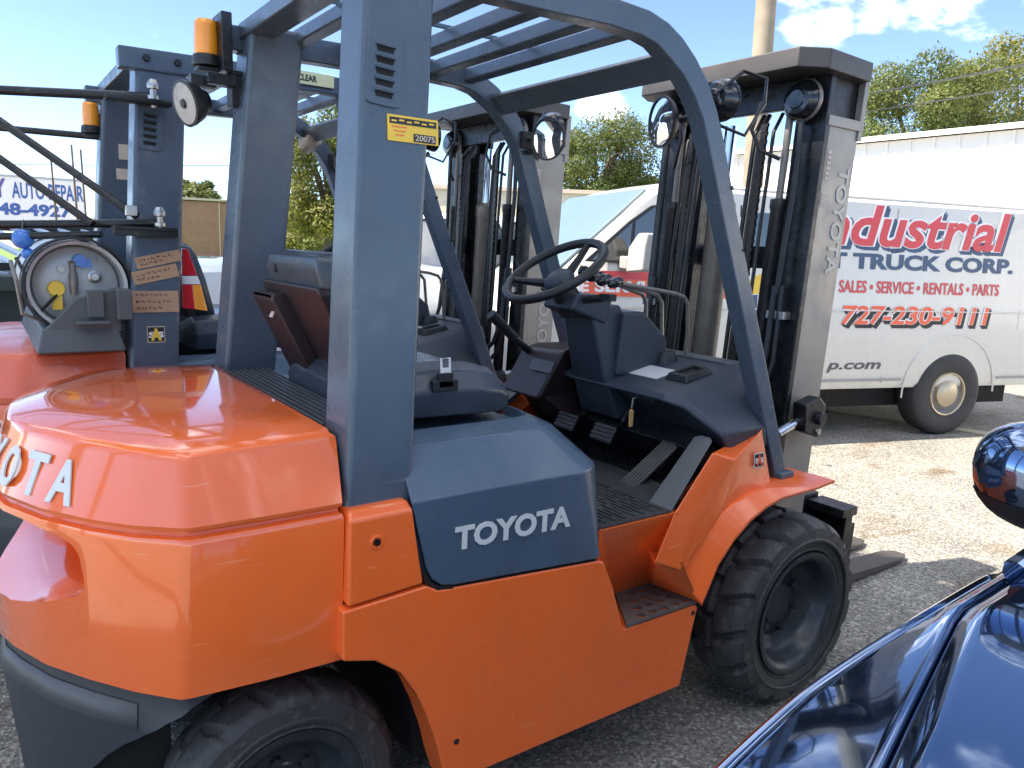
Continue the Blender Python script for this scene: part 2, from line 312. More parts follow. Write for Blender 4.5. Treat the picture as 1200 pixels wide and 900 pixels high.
# ---------------------------------------------------------------- setting: ground, far surfaces
def ground_mat():
    m = bpy.data.materials.new('old_asphalt'); m.use_nodes = True; t = m.node_tree; b = t.nodes['Principled BSDF']; L = t.links.new
    tc = t.nodes.new('ShaderNodeTexCoord')
    v = t.nodes.new('ShaderNodeTexVoronoi'); v.inputs['Scale'].default_value = 95; L(tc.outputs['Object'], v.inputs['Vector'])
    cr = t.nodes.new('ShaderNodeValToRGB'); e = cr.color_ramp.elements
    e[0].position = 0.0; e[0].color = (0.10, 0.095, 0.085, 1); e[1].position = 1.0; e[1].color = (0.40, 0.38, 0.335, 1)
    k = e.new(0.35); k.color = (0.165, 0.157, 0.140, 1); k = e.new(0.75); k.color = (0.235, 0.222, 0.196, 1)
    sp = t.nodes.new('ShaderNodeSeparateColor'); L(v.outputs['Color'], sp.inputs[0]); L(sp.outputs[0], cr.inputs[0])
    n = t.nodes.new('ShaderNodeTexNoise'); n.inputs['Scale'].default_value = 1.1; n.inputs['Detail'].default_value = 9; n.inputs['Roughness'].default_value = .66; L(tc.outputs['Object'], n.inputs['Vector'])
    mr = t.nodes.new('ShaderNodeMapRange'); mr.inputs['From Min'].default_value = .3; mr.inputs['From Max'].default_value = .7; mr.inputs['To Min'].default_value = .72; mr.inputs['To Max'].default_value = 1.25; L(n.outputs['Fac'], mr.inputs['Value'])
    sc = t.nodes.new('ShaderNodeVectorMath'); sc.operation = 'SCALE'; L(cr.outputs[0], sc.inputs[0]); L(mr.outputs[0], sc.inputs['Scale'])
    n2 = t.nodes.new('ShaderNodeTexNoise'); n2.inputs['Scale'].default_value = 2.3; n2.inputs['Detail'].default_value = 5; n2.inputs['Distortion'].default_value = .6
    mpn = t.nodes.new('ShaderNodeMapping'); mpn.inputs['Scale'].default_value = (.6, 1.6, 1); mpn.inputs['Rotation'].default_value = (0, 0, -.4); L(tc.outputs['Object'], mpn.inputs[0]); L(mpn.outputs[0], n2.inputs['Vector'])
    m2 = t.nodes.new('ShaderNodeMapRange'); m2.inputs['From Min'].default_value = .60; m2.inputs['From Max'].default_value = .72; L(n2.outputs['Fac'], m2.inputs['Value'])
    mx = t.nodes.new('ShaderNodeMix'); mx.data_type = 'RGBA'; mx.blend_type = 'MULTIPLY'; mx.inputs['B'].default_value = (0.62, 0.50, 0.38, 1)
    L(m2.outputs[0], mx.inputs['Factor']); L(sc.outputs[0], mx.inputs['A'])
    n3 = t.nodes.new('ShaderNodeTexNoise'); n3.inputs['Scale'].default_value = 5.5; n3.inputs['Detail'].default_value = 3; L(tc.outputs['Object'], n3.inputs['Vector'])
    m3 = t.nodes.new('ShaderNodeMapRange'); m3.inputs['From Min'].default_value = .70; m3.inputs['From Max'].default_value = .76; L(n3.outputs['Fac'], m3.inputs['Value'])
    mx2 = t.nodes.new('ShaderNodeMix'); mx2.data_type = 'RGBA'; mx2.blend_type = 'MULTIPLY'; mx2.inputs['B'].default_value = (0.25, 0.25, 0.25, 1)
    L(m3.outputs[0], mx2.inputs['Factor']); L(mx.outputs['Result'], mx2.inputs['A']); L(mx2.outputs['Result'], b.inputs['Base Color'])
    b.inputs['Roughness'].default_value = .85
    bp = t.nodes.new('ShaderNodeBump'); bp.inputs['Strength'].default_value = .6; bp.inputs['Distance'].default_value = .008; L(v.outputs['Distance'], bp.inputs['Height']); L(bp.outputs[0], b.inputs['Normal'])
    return m
GROUND = ground_mat()
def sheet(name, pts, z, m):
    return tag(MB().add([(x, y, z) for x, y in pts], [tuple(range(len(pts)))]).build(name, m, smooth=False), kind='structure')
sheet('ground', [(-300, -300), (300, -300), (300, 300), (-300, 300)], 0, GROUND)
GRASS = mat('grass_ground', (0.10, 0.17, 0.025), 0.9, 0, 0.35, 1.5, 0.5, 20)
CONC = mat('pale_concrete', (0.36, 0.34, 0.30), 0.85, 0, 0.12, 1.2, 0.2, 30)
sheet('grass', [(-8, 33), (45, 15), (70, 60), (-5, 70)], 0.004, GRASS)
sheet('path', [(-8, 38), (60, 30), (62, 33), (-8, 42)], 0.008, CONC)
# ---- buildings, far
WALLW = mat('white_metal_wall', (0.78, 0.76, 0.72), 0.5, 0, 0.04, 1.0)
WALLY = mat('cream_wall', (0.52, 0.49, 0.38), 0.8, 0, 0.06, 1.5)
BRICK = mat('brown_brick_wall', (0.30, 0.165, 0.115), 0.85, 0, 0.15, 2.0)
STONE = mat('pale_trim', (0.50, 0.42, 0.33), 0.8, 0, 0.06)
ROOFM = mat('brown_shingle', (0.17, 0.125, 0.10), 0.85, 0, 0.15)
DARKWIN = glass('dark_window', (0.02, 0.022, 0.025))
wb = thing('warehouse', (17.8, 0, 0), 'long white metal warehouse behind the lettered van', 'building')
MB().prism([(0, -22), (0, 14.6), (20, 14.6), (20, -22)], 0, 4.70, 'z').build('wall', WALLW, wb)
MB().loft([[(-.25, -22.3, 4.703), (-.25, 14.9, 4.703), (-.25, 14.9, 4.83), (-.25, -22.3, 4.83)], [(10, -22.3, 5.9), (10, 14.9, 5.9), (10, 14.9, 6.03), (10, -22.3, 6.03)], [(20.3, -22.3, 4.703), (20.3, 14.9, 4.703), (20.3, 14.9, 4.83), (20.3, -22.3, 4.83)]]).build('roof', WALLW, wb)
for k in range(60):
    MB().box((-.02, -21.7 + .61 * k, 2.35), (.04, .06, 4.69)).build('wall_rib', WALLW, wb, smooth=False)
cb = thing('cream_building', (13.1, 17.3, 0), 'low cream building with flat roof seen left of the van windscreen', 'building', rz=R(-38))
MB().prism([(-6, 0), (2.1, 0), (2.1, 6), (-6, 6)], 0, 3.3, 'z').build('wall', WALLY, cb)
MB().prism([(-6.1, -.1), (2.2, -.1), (2.2, 6.1), (-6.1, 6.1)], 3.303, 3.42, 'z').build('roof', STONE, cb)
bb = thing('brick_building', (9.2, 51.8, 0), 'low brown brick building with pale corner far behind the forklifts', 'building', rz=R(-12))
MB().prism([(-.2, 0), (16, 0), (16, 10), (-.2, 10)], 0, 3.75, 'z').build('wall', BRICK, bb)
MB().prism([(-.9, -.1), (-.203, -.1), (-.203, 10), (-.9, 10)], 0, 3.8, 'z').build('corner_pier', STONE, bb)
MB().prism([(-1, -.15), (16.1, -.15), (16.1, 10.1), (-1, 10.1)], 3.803, 3.95, 'z').build('coping', STONE, bb)
for k in range(4): MB().box((2.2 + 2.4 * k, -.03, 1.9), (.07, .06, 3.7)).build('downpipe', STONE, bb, smooth=False)
hs = thing('house', (18.3, 59.6, 0), 'small brown brick house with low shingle roof half hidden by a tree', 'house', rz=R(-17))
MB().prism([(-3, 0), (9, 0), (9, 8), (-3, 8)], 0, 2.7, 'z').build('wall', BRICK, hs)
MB().loft([[(-3.5, -.6, 2.703), (9.5, -.6, 2.703), (9.5, 8.6, 2.703), (-3.5, 8.6, 2.703)], [(-3.5, -.6, 2.85), (9.5, -.6, 2.85), (9.5, 8.6, 2.85), (-3.5, 8.6, 2.85)], [(-.5, 3.6, 4.6), (6.5, 3.6, 4.6), (6.5, 4.4, 4.6), (-.5, 4.4, 4.6)]]).build('roof', ROOFM, hs)
wnd = MB().box((1.6, -.03, 1.7), (2.0, .08, 1.1)).build('window', STONE, hs); MB().box((1.6, -.08, 1.7), (1.8, .03, .95)).build('pane', DARKWIN, wnd)
# ---- roof added out of view to block the sun over the yard
cn = thing('sun_blocker', (-8.2, 4.58, 0), 'unseen flat roof on posts, added to shade the parked forklifts', 'sun_blocker')
MB().box((0, 0, 10.0), (5.1, 7.2, .22)).build('roof', WALLY, cn)
for x in (-2.3, 2.3):
    for y in (-3.4, 3.4): MB().box((x, y, 4.94), (.24, .24, 9.88)).build('post', CYL, cn)
# ---- sign board
sg_ = thing('sign_board', (-2.2, 28.0, 0), 'white roadside board with blue AUTO REPAIR lettering on two posts', 'sign', rz=R(-3.9))
SIGNW = mat('sign_white', (0.80, 0.79, 0.76), 0.5, 0, 0.03)
bd = MB().box((.55, 0, 2.47), (5.30, .12, 1.44)).build('board', SIGNW, sg_)
for z in (1.745, 3.195): MB().box((.55, -.0, z), (5.36, .16, .07)).build('frame_bar', STEEL, bd)
for x in (-1.6, 2.7): MB().box((x, .09, .86), (.14, .05, 1.72)).build('post', STEEL, sg_)
SB = mat('sign_blue', (0.05, 0.11, 0.34), 0.5, 0, 0.03); SP = mat('sign_purple', (0.12, 0.09, 0.32), 0.5, 0, 0.03)
vs, fs = text_geo('AUTO REPAIR', 2.02, .52, .01, .02); MB().add(vs, fs, 0, frame((1.13, -.062, 2.50), (1, 0, 0), (0, 0, 1))).build('lettering', SB, bd, smooth=False)
vs, fs = text_geo('TY', .62, .60, .01, .03); MB().add(vs, fs, 0, frame((.36, -.062, 2.50), (1, 0, 0), (0, 0, 1))).build('lettering', SP, bd, smooth=False)
vs, fs = text_geo('48-4927', 2.05, .40, .01, .04); MB().add(vs, fs, 0, frame((.72, -.062, 1.95), (1, 0, 0), (0, 0, 1))).build('lettering', SB, bd, smooth=False)
# ---- trees
LEAVES = [mat('leaf_olive', (0.12, 0.14, 0.030), 0.6, 0, 0.5, 1.3), mat('leaf_green', (0.085, 0.12, 0.030), 0.6, 0, 0.5, 1.3), mat('leaf_yellow_green', (0.20, 0.195, 0.040), 0.6, 0, 0.4, 1.3), mat('leaf_dark', (0.055, 0.085, 0.024), 0.6, 0, 0.4, 1.3)]
for m_ in LEAVES:
    b_ = m_.node_tree.nodes['Principled BSDF']; tr = m_.node_tree.nodes.new('ShaderNodeBsdfTranslucent'); ms = m_.node_tree.nodes.new('ShaderNodeMixShader'); ms.inputs[0].default_value = .45
    src = b_.inputs['Base Color'].links[0].from_socket; m_.node_tree.links.new(src, tr.inputs['Color'])
    o_ = m_.node_tree.nodes['Material Output']; m_.node_tree.links.new(b_.outputs[0], ms.inputs[1]); m_.node_tree.links.new(tr.outputs[0], ms.inputs[2]); m_.node_tree.links.new(ms.outputs[0], o_.inputs['Surface'])
BARK = mat('tree_bark', (0.12, 0.095, 0.07), 0.9, 0, 0.3, 6, 0.4, 30)
def tree(name, label, cat, loc, h, r, n, leaf, mix, seed, zc=.62, squash=.8, trunk=True, blobs=26, fill=.5):
    rnd = np.random.RandomState(seed)
    root = thing(name, (loc[0], loc[1], 0), label, cat)
    cent = []
    m = MB(); trk = []
    for k in range(blobs):
        zz_ = 1 - 2 * (k + .5) / blobs; an_ = k * 2.39996; d = np.array([math.cos(an_) * math.sqrt(1 - zz_ * zz_), math.sin(an_) * math.sqrt(1 - zz_ * zz_), zz_]) + rnd.normal(size=3) * .22; d /= np.linalg.norm(d); q = rnd.uniform(.30, 1.0) ** .5
        c = np.array([d[0] * r * q * .85, d[1] * r * q * .85, h * zc + d[2] * (h * (1 - zc)) * q * .88]); c[2] = max(c[2], h * .12 if not trunk else h * .3)
        cent.append((c, r * rnd.uniform(.20, .36)))
    vs = []; fs = []; mi = []
    per = n // blobs
    for c, br in cent:
        base = rnd.randint(0, len(mix))
        for j in range(per):
            d = rnd.normal(size=3); d /= np.linalg.norm(d); p = c + d * br * np.array([1, 1, squash]) * rnd.uniform(fill, 1.05) ** .5 * (1 + .35 * rnd.rand() ** 4)
            a = rnd.normal(size=3); a /= np.linalg.norm(a); b = np.cross(a, d + .01); b /= np.linalg.norm(b) + 1e-6
            s = leaf * rnd.uniform(.55, 1.3); o = len(vs)
            vs += [p - a * s - b * s * .12, p + b * s * .42, p + a * s + b * s * .1, p - b * s * .42]; fs.append((o, o + 1, o + 2, o + 3)); mi.append(mix[base] if rnd.rand() < .7 else mix[rnd.randint(0, len(mix))])
    me = bpy.data.meshes.new('crown'); me.from_pydata([tuple(v) for v in vs], [], fs)
    for l in LEAVES: me.materials.append(l)
    me.polygons.foreach_set('material_index', mi)
    o = bpy.data.objects.new('crown', me); COL.objects.link(o); o.parent = root
    t = MB()
    if trunk:
        b0 = r * .10 + .06; t.tube([(0, 0, -.1), (.05 * r * .3, 0, h * .22), (0, .1 * r * .3, h * .42)], [b0, b0 * .8, b0 * .6], 10)
        for c, br in cent[::2]: t.tube([(0, .05, h * .30), (c[0] * .4, c[1] * .4, h * .30 + (c[2] - h * .30) * .55), tuple(c)], [b0 * .42, b0 * .26, b0 * .08], 6)
    else:
        for c, br in cent[::3]: t.tube([(0, 0, -.05), (c[0] * .5, c[1] * .5, c[2] * .5), tuple(c)], [.05, .04, .015], 5)
    t.build('trunk' if trunk else 'stem', BARK, root)
    return root
tree('oak_tree', 'broad olive oak standing right of the mast, rising above the white warehouse', 'tree', (40.4, 20.2), 13.2, 4.7, 46000, .105, [0, 1, 0, 1, 0], 1, .66, blobs=40)
tree('airy_tree', 'tall airy yellow-green tree at the right edge, crossed by the wires', 'tree', (51.5, 20.0), 16.5, 6.0, 20000, .14, [0, 2, 0], 2, .66, blobs=34, fill=.2)
tree('airy_tree', 'low thin tree between the broad oak and the tall airy tree', 'tree', (47.5, 22.4), 10.2, 3.0, 5000, .22, [2, 0], 21, .66, blobs=16, fill=.2)
tree('oak_tree', 'tall dense green tree behind the van roof, beside the second mast', 'tree', (23.6, 27.6), 8.9, 3.3, 44000, .082, [1, 0, 1, 0], 3, .55, blobs=44)
tree('oak_tree', 'low green tree trailing off right of the dense tree behind the van', 'tree', (29.5, 30.5), 5.9, 3.6, 12000, .135, [1, 0, 2], 4, .55, blobs=22)
tree('bare_tree', 'thin sparse tree seen between the mast channels over the van roof', 'tree', (33.2, 30.5), 7.3, 2.2, 2600, .18, [2, 0], 5, .66, blobs=14)
tree('willow_tree', 'bright yellow-green tree seen between the two rear posts of the near forklift', 'tree', (11.75, 33.2), 8.6, 2.5, 26000, .10, [2, 0, 2, 0, 1], 6, .50, 1.3, blobs=36, trunk=True)
tree('small_tree', 'small round tree on the skyline above the brick building', 'tree', (18.9, 90.6), 8.6, 3.0, 4500, .30, [0, 1], 7, .6, blobs=18)
tree('bush', 'yellow-green bush in front of the brown house', 'bush', (15.2, 48.5), 2.1, 2.5, 5000, .14, [2, 0], 8, .5, trunk=False, blobs=16)
tree('bush', 'dark clipped hedge seen between the near and far front legs', 'bush', (11.9, 26.0), 2.9, 1.8, 7000, .11, [1, 3], 9, .5, trunk=False, blobs=18)
tree('bush', 'green and yellow bush under the repair board', 'bush', (.55, 30.6), 2.4, 1.5, 3500, .14, [2, 0, 2], 10, .5, trunk=False, blobs=12)
# ---- utility pole and wires
WOOD = mat('weathered_pole_wood', (0.235, 0.20, 0.150), 0.85, 0, 0.2, 3, 0.3, 40)
up_ = thing('utility_pole', (8.171, 6.065, 0), 'weathered wooden utility pole behind the van and mast', 'pole')
MB().tube([(0, 0, -.2), (-0.054, 0.069, 5), (-0.119, 0.152, 11)], [.170, .158, .13], 18).build('pole', WOOD, up_)
arm_ = MB().box((-0.108, 0.138, 10.0), (.10, 2.2, .12)).build('crossarm', WOOD, up_)
for y in (-1.1, -.4, .6): MB().lathe([(.001, 0), (.04, 0), (.05, .05), (.03, .12), (.001, .13)], 12, (-0.108, 0.138 + y, 10.06), 'z').build('insulator', BLACK, arm_)
MB().box((0.203, 0.124, 9.0), (.30, .34, .7)).build('transformer', GREYTRIM, up_, .03)
WIRE = mat('black_cable', (0.02, 0.02, 0.022), 0.6)
def sag(a, b, s, n=14):
    a, b = Vector(a), Vector(b); return [a.lerp(b, t / n) - Vector((0, 0, 4 * s * (t / n) * (1 - t / n))) for t in range(n + 1)]
lbls = ['upper thick overhead cable crossing the right-hand trees', 'lower overhead cable crossing the right-hand trees', 'thin overhead cable left of the mast, topmost of three', 'thin overhead cable left of the mast, middle of three', 'thin overhead cable left of the mast, lowest of three', 'faint overhead cable over the brick building']
def ext(a, b, k0, k1): a, b = Vector(a), Vector(b); return tuple(a + (a - b) * k0), tuple(b + (b - a) * k1)
wr = [(*ext((28.4, 16.84, 8.42), (21.71, 8.04, 7.11), .8, .8), .030), (*ext((28.57, 16.55, 7.76), (21.74, 7.97, 6.53), .8, .8), .020), (*ext((22.44, 24.16, 7.06), (16.26, 16.23, 5.62), .6, .3), .011), (*ext((21.04, 25.42, 6.46), (16.27, 16.21, 5.33), .6, .3), .011), (*ext((21.06, 25.4, 5.9), (16.29, 16.19, 4.96), .6, .3), .011), (*ext((1.2, 34.0, 4.2), (10.5, 31.5, 4.9), .5, .5), .013)]
for l_, (a, b, r_) in zip(lbls, wr): tag(MB().tube(sag(a, b, .10), r_, 6).build('overhead_cable', WIRE), l_, 'cable', 'overhead cables')
for (x, y, h_, l_) in ((-.43, 19.9, 3.25, 'thin bare pole left of the second forklift, leftmost of three'), (.02, 19.9, 3.6, 'thin bare pole left of the second forklift, middle of three'), (.20, 19.8, 3.5, 'thin bare pole left of the second forklift, nearest its post')):
    tag(MB().tube([(x - .05, y, -.1), (x - .12, y, h_)], [.03, .022], 8).build('thin_pole', BARK), l_, 'pole', 'thin poles by the repair board')

# ---- loose stones on the yard
rs = np.random.RandomState(5); gm = MB()
for k in range(2600):
    x, y = rs.uniform(-3.2, 5.5), rs.uniform(-1.6, 1.4)
    if rs.rand() < .3: x, y = rs.uniform(-2.9, -1.9), rs.uniform(-.3, 2.5)
    r_ = .003 + .006 * rs.rand() ** 3; o_ = Vector((x, y, r_ * .3)); a_ = rs.uniform(0, 6.28)
    pts = [o_ + Vector((math.cos(a_ + q * 1.57) * r_ * rs.uniform(.7, 1.3), math.sin(a_ + q * 1.57) * r_ * rs.uniform(.7, 1.3), 0)) for q in range(4)]
    gm.add(pts + [o_ + Vector((0, 0, r_ * .8)), o_ - Vector((0, 0, r_ * .5))], [(0, 1, 4), (1, 2, 4), (2, 3, 4), (3, 0, 4)])
tag(gm.build('loose_stones', mat('loose_stone', (0.30, 0.28, 0.25), 0.9, 0, 0.4, 40), smooth=False, weld=False), kind='stuff')
LINE = mat('worn_line_paint', (0.42, 0.38, 0.28), 0.8, 0, 0.25, 3, 0.1, 40, wear=(0.24, 0.22, 0.19), wear_at=0.55, wscale=3)
sheet('painted_line', [(4.75, 2.90), (4.95, 2.98), (5.55, .95), (5.38, .90)], .004, LINE)

# ---------------------------------------------------------------- forklift
def mirror_pts(h): return h + [(x, -y) for x, y in reversed(h)]
CW_LOW = [(-1.665, -.580), (-1.80, -.582), (-1.962, -.578), (-1.979, -.573), (-1.992, -.562), (-2.055, -.512), (-2.118, -.440), (-2.192, -.325), (-2.248, -.195), (-2.275, -.07)]
CW_RIM = [(-1.650, -.500), (-1.815, -.522), (-1.950, -.537), (-1.966, -.533), (-1.979, -.522), (-2.012, -.490), (-2.050, -.446), (-2.130, -.320), (-2.203, -.176), (-2.230, -.06)]
CW_BOT = [(-1.660, -.565), (-1.82, -.560), (-1.972, -.546), (-1.988, -.541), (-2.002, -.528), (-2.06, -.465), (-2.13, -.37), (-2.20, -.26), (-2.252, -.14), (-2.28, -.05)]
def ring(h, z, k=1.0, dx=0.0, cx=-1.9):
    return [((x - cx) * k + cx + dx, y * k, z) for x, y in mirror_pts(h)]

def tyre_mesh(R0, W, rim, nlug, depth, seg=None, lat=18):
    """treaded tyre, axis y, from y=-W/2 to W/2"""
    seg = seg or nlug * 18
    m = MB(); prof = []
    sh = 0.80
    for i in range(lat + 1): prof.append((None, -W / 2 + W * i / lat))
    side = [(rim, .34), (rim + .012, .44), (rim + .022, .465), (rim + .026, .485), (rim + .030, .47), (rim + .07 * R0 / .34, .505), (R0 - .078, .520), (R0 - .074, .532), (R0 - .068, .532), (R0 - .064, .518), (R0 - .050, .515), (R0 - .03, .505)]
    secs = []
    for j in range(seg):
        a = 2 * math.pi * j / seg; sec = []
        for r, h in side: sec.append((r - (depth * .55 if (r > R0 - .06 and ((a / (2 * math.pi) * nlug + .42) % 1.0) < .26) else 0), -h * W))
        for r, y in prof:
            u = y / (W / 2); crown = .018 * u * u + .02 * max(0, abs(u) - .85) / .15
            ph = (a / (2 * math.pi) * nlug + .42 * abs(u) ** 1.5 + (0.5 if u > 0 else 0)) % 1.0
            wv = .16 + .10 * abs(u)
            g = 1.0 if (ph < wv and abs(u) > .06) else 0.0
            if abs(u) < .05: g = .6
            rr = R0 - crown - depth * g
            sec.append((rr, y))
        for r, h in reversed(side): sec.append((r, h * W))
        c, q = math.cos(a), math.sin(a)
        secs.append([(r * c, y, r * q) for r, y in sec])
    k = len(secs[0]); vs = [p for s_ in secs for p in s_]; fs = []
    for j in range(seg):
        for i in range(k - 1):
            a = j * k + i; b = ((j + 1) % seg) * k + i; fs.append((a, b, b + 1, a + 1))
    m.add(vs, fs)
    return m
def rim_mesh(r, W, side):
    """dished wheel; side=-1: open face towards -y"""
    m = MB(); s = side; w2 = W / 2
    prof = [(r + .022, s * w2 * .96), (r + .026, s * w2 * .99), (r + .014, s * w2 * 1.0), (r, s * w2 * .94), (r - .012, s * w2 * .80), (r - .02, s * w2 * .45), (r - .035, s * w2 * .30), (r * .62, s * w2 * .12), (r * .55, s * w2 * .16), (r * .40, s * w2 * .17), (r * .37, s * w2 * .22), (r * .20, s * w2 * .24), (0.001, s * w2 * .24)]
    m.lathe(prof, 40); m.lathe([(r + .022, s * w2 * .96), (r + .005, -s * w2 * .96), (.001, -s * w2 * .7)], 40)
    for k in range(6):
        a = k * math.pi / 3; m.lathe([(.001, s * w2 * .33), (.014, s * w2 * .33), (.016, s * w2 * .1)], 6, (math.cos(a) * r * .48, 0, math.sin(a) * r * .48))
    return m

def beacon(root, x, y, z, post_dx):
    b = MB().lathe([(.001, 0), (.040, 0), (.041, .012), (.038, .030), (.035, .032)], 20, (x, y, z), 'z')
    b.box((x + post_dx / 2, y, z - .008), (abs(post_dx) + .06, .05, .012)); b.box((x + post_dx / 2 + .04, y + .01, z - .05), (.05, .06, .10))
    base = b.build('beacon', BLACK, root, .002)
    l = MB(); pr = []
    for i in range(13): pr.append((.033 + (.0022 if i % 2 else 0) - .003 * (i / 12) ** 3, .032 + .0075 * i))
    pr += [(.026, .128), (.001, .131)]
    l.lathe(pr, 26, (x, y, z), 'z'); l.build('beacon_lens', AMBER, base)

def make_forklift(label, loc, P):
    root = thing('forklift', loc, label, 'forklift', 'forklifts parked side by side')
    OR, GU = P['paint'], P['guard']
    def B(m, n, mt, **k): return m.build(n, mt, root, **k)
    # ---- counterweight
    m = MB()
    rings = [ring(CW_BOT, .632, .97), ring(CW_BOT, .640, .995), ring(CW_LOW, .972, 1.006), ring(CW_LOW, .984, .997), ring(CW_LOW, .986, .965), ring(CW_LOW, .998, .965), ring(CW_LOW, 1.000, .992), ring(CW_LOW, 1.008, .997),
             ring(CW_RIM, 1.124, 1.006), ring(CW_RIM, 1.134, 1.000), ring(CW_RIM, 1.141, .985), ring(CW_RIM, 1.147, .955), ring(CW_RIM, 1.160, .72), ring(CW_RIM, 1.166, .4)]
    for q in rings:                       # keep the front edge where it is
        for i in (0, len(q) - 1): q[i] = (max(q[i][0], -1.668 if q[i][2] < 1.1 else -1.655) if q[i][2] < 1.141 else -1.70 + (0.04 if q[i][2] < 1.15 else 0), q[i][1], q[i][2])
    m.loft(rings)
    cw = B(m, 'counterweight', P['paint_gloss'], angle=30)
    c = MB(); secs = []
    for x, w_, z0, z1 in ((-2.46, .600, .665, .973), (-2.34, .520, .715, .973), (-2.26, .468, .752, .972), (-2.22, .443, .773, .972), (-2.195, .427, .786, .971), (-2.17, .415, .795, .970), (-2.12, .405, .802, .969), (-2.08, .398, .807, .968), (-2.068, .394, .811, .965), (-2.060, .385, .820, .958)):
        o_ = []
        for k in range(56):
            a = 2 * math.pi * k / 56; cs_, sn_ = math.cos(a), math.sin(a); e_ = 2 / 3.0 if sn_ < 0 else 2 / 5.5
            o_.append((x, w_ * math.copysign(abs(cs_) ** e_, cs_), (z0 + z1) / 2 + (z1 - z0) / 2 * math.copysign(abs(sn_) ** e_, sn_)))
        secs.append(o_)
    c.loft(secs)
    boolean(cw, c.build('cut', UNDER))
    for (x, y) in ((-2.03, -.10), (-2.03, .12)):
        MB().lathe([(.001, .001), (.030, .001), (.034, .004), (.030, .004)], 20, (x, y, 1.1575), 'z').build('lifting_hole', UNDER, cw)
    # raised letters on the rear band
    import itertools
    path = [Vector((x, y)) for x, y in mirror_pts([((a[0] + b[0]) / 2, (a[1] + b[1]) / 2) for a, b in zip(CW_LOW, CW_RIM)][5:])]
    seg = [(path[i + 1] - path[i]).length for i in range(len(path) - 1)]; tot = sum(seg)
    def at(s):
        s += tot / 2
        for i, l in enumerate(seg):
            if s <= l: t = path[i].lerp(path[i + 1], s / l); return t, (path[i + 1] - path[i]).normalized()
            s -= l
        return path[-1], (path[-1] - path[-2]).normalized()
    word = 'TOYOTA'
    for i, ch in enumerate(word):
        sl = .37 - .094 * (5 - i)                   # read from behind: left to right runs to -y
        p, t = at(-sl)
        vs, fs = text_geo(ch, .070 if ch != 'O' else .078, .088, .0035, .03)
        # outline runs from -y to +y; reading direction is -t
        ow = Vector((-t.y, t.x)); b_ = p + ow * (.42 * .048 + .001)
        fm = frame((b_.x, b_.y, 1.022), (-t.x, -t.y, 0), (-ow.x * .42, -ow.y * .42, 1))
        o = MB().add([q - Vector((.036, 0, 0)) for q in vs], fs, 0, fm)
        o.build('letter', LETTER, cw, smooth=False)
    # ---- black lower bumper
    m = MB(); low = [(x, y) for x, y in CW_BOT[1:]]
    def rg(z, k, dx=0): return [((x + 1.9) * k - 1.9 + dx, y * k, z) for x, y in mirror_pts([(-1.86, low[0][1])] + low[1:])]
    m.loft([rg(.20, .90, .02), rg(.25, .94, .01), rg(.545, .985), rg(.56, .985), rg(.605, .955), rg(.64, .95)])
    bp_ = B(m, 'bumper', [BUMPER])
    c = MB().lathe([(.001, -1), (.385, -1), (.385, 1), (.001, 1)], 48, (-1.775, 0, .27))
    boolean(bp_, c.build('cut', UNDER))
    m = MB(); a = rg(.5535, .990); b = rg(.602, .9585); n_ = len(a)
    idx = [i for i in range(4, n_ - 4)]
    m.add([a[i] for i in idx] + [b[i] for i in idx], [(i, i + 1, len(idx) + i + 1, len(idx) + i) for i in range(len(idx) - 1)])
    t_ = m.build('bumper_trim', GREYTRIM, bp_); sm = t_.modifiers.new('s', 'SOLIDIFY'); sm.thickness = .002; sm.offset = 1
    # ---- frame side panels, step, fenders, aprons
    prof = [(-1.674, .772), (-1.674, .656), (-1.597, .634), (-1.534, .585), (-1.492, .520), (-1.462, .450), (-1.435, .370), (-1.418, .300), (-1.40, .243), (-.574, .240), (-.523, .487), (-.530, .498), (-.826, .500), (-.842, .520), (-.885, .640), (-.925, .722), (-.945, .730), (-1.395, .762), (-1.440, .766), (-1.470, .783)]
    for s in (1, -1):
        m = MB().prism(prof, -.60 * s, -.50 * s)
        pn = B(m, 'frame_panel', OR, bevel=.007)
        m = MB().prism([(-1.40, .30), (-1.40, .236), (-.574, .236), (-.562, .30)], -.560 * s, -.50 * s); m.build('sill', OR, pn, .005)
        MB().lathe([(.001, 0), (.007, 0), (.008, .004 * s)], 12, (-.545, -.602 * s, .475)).build('bolt', UNDER, pn)
        MB().lathe([(.001, 0), (.007, 0), (.008, .004 * s)], 10, (-1.38, -.602 * s, .355)).build('bolt', UNDER, pn)
        # post base box
        m = MB().loft([[(-1.662, -.60 * s, .778), (-1.478, -.60 * s, .790), (-1.478, -.40 * s, .790), (-1.662, -.40 * s, .778)],
                       [(-1.660, -.602 * s, .972), (-1.510, -.602 * s, .974), (-1.505, -.40 * s, .974), (-1.660, -.40 * s, .972)],
                       [(-1.655, -.580 * s, .990), (-1.515, -.580 * s, .992), (-1.512, -.40 * s, .992), (-1.655, -.40 * s, .990)]])
        bx = B(m, 'pillar_base', OR, bevel=.008, seg=3)
        MB().lathe([(.001, -.003 * s), (.007, -.003 * s), (.008, .002 * s)], 16, (-1.597, -.603 * s, .915)).build('bolt', BLACKSTEEL, bx); MB().lathe([(.009, .002 * s), (.011, -.0025 * s), (.015, -.0025 * s), (.017, .002 * s)], 20, (-1.597, -.602 * s, .915)).build('bolt_collar', OR, bx)
        # riser between step and floor
        v_ = [(-.950, -.596, .733), (-.940, -.597, .8135), (-.640, -.597, .8135), (-.555, -.428, .500), (-.710, -.428, .500), (-.830, -.598, .500), (-.940, -.36, .79), (-.55, -.36, .79), (-.55, -.36, .46), (-.94, -.36, .46)]
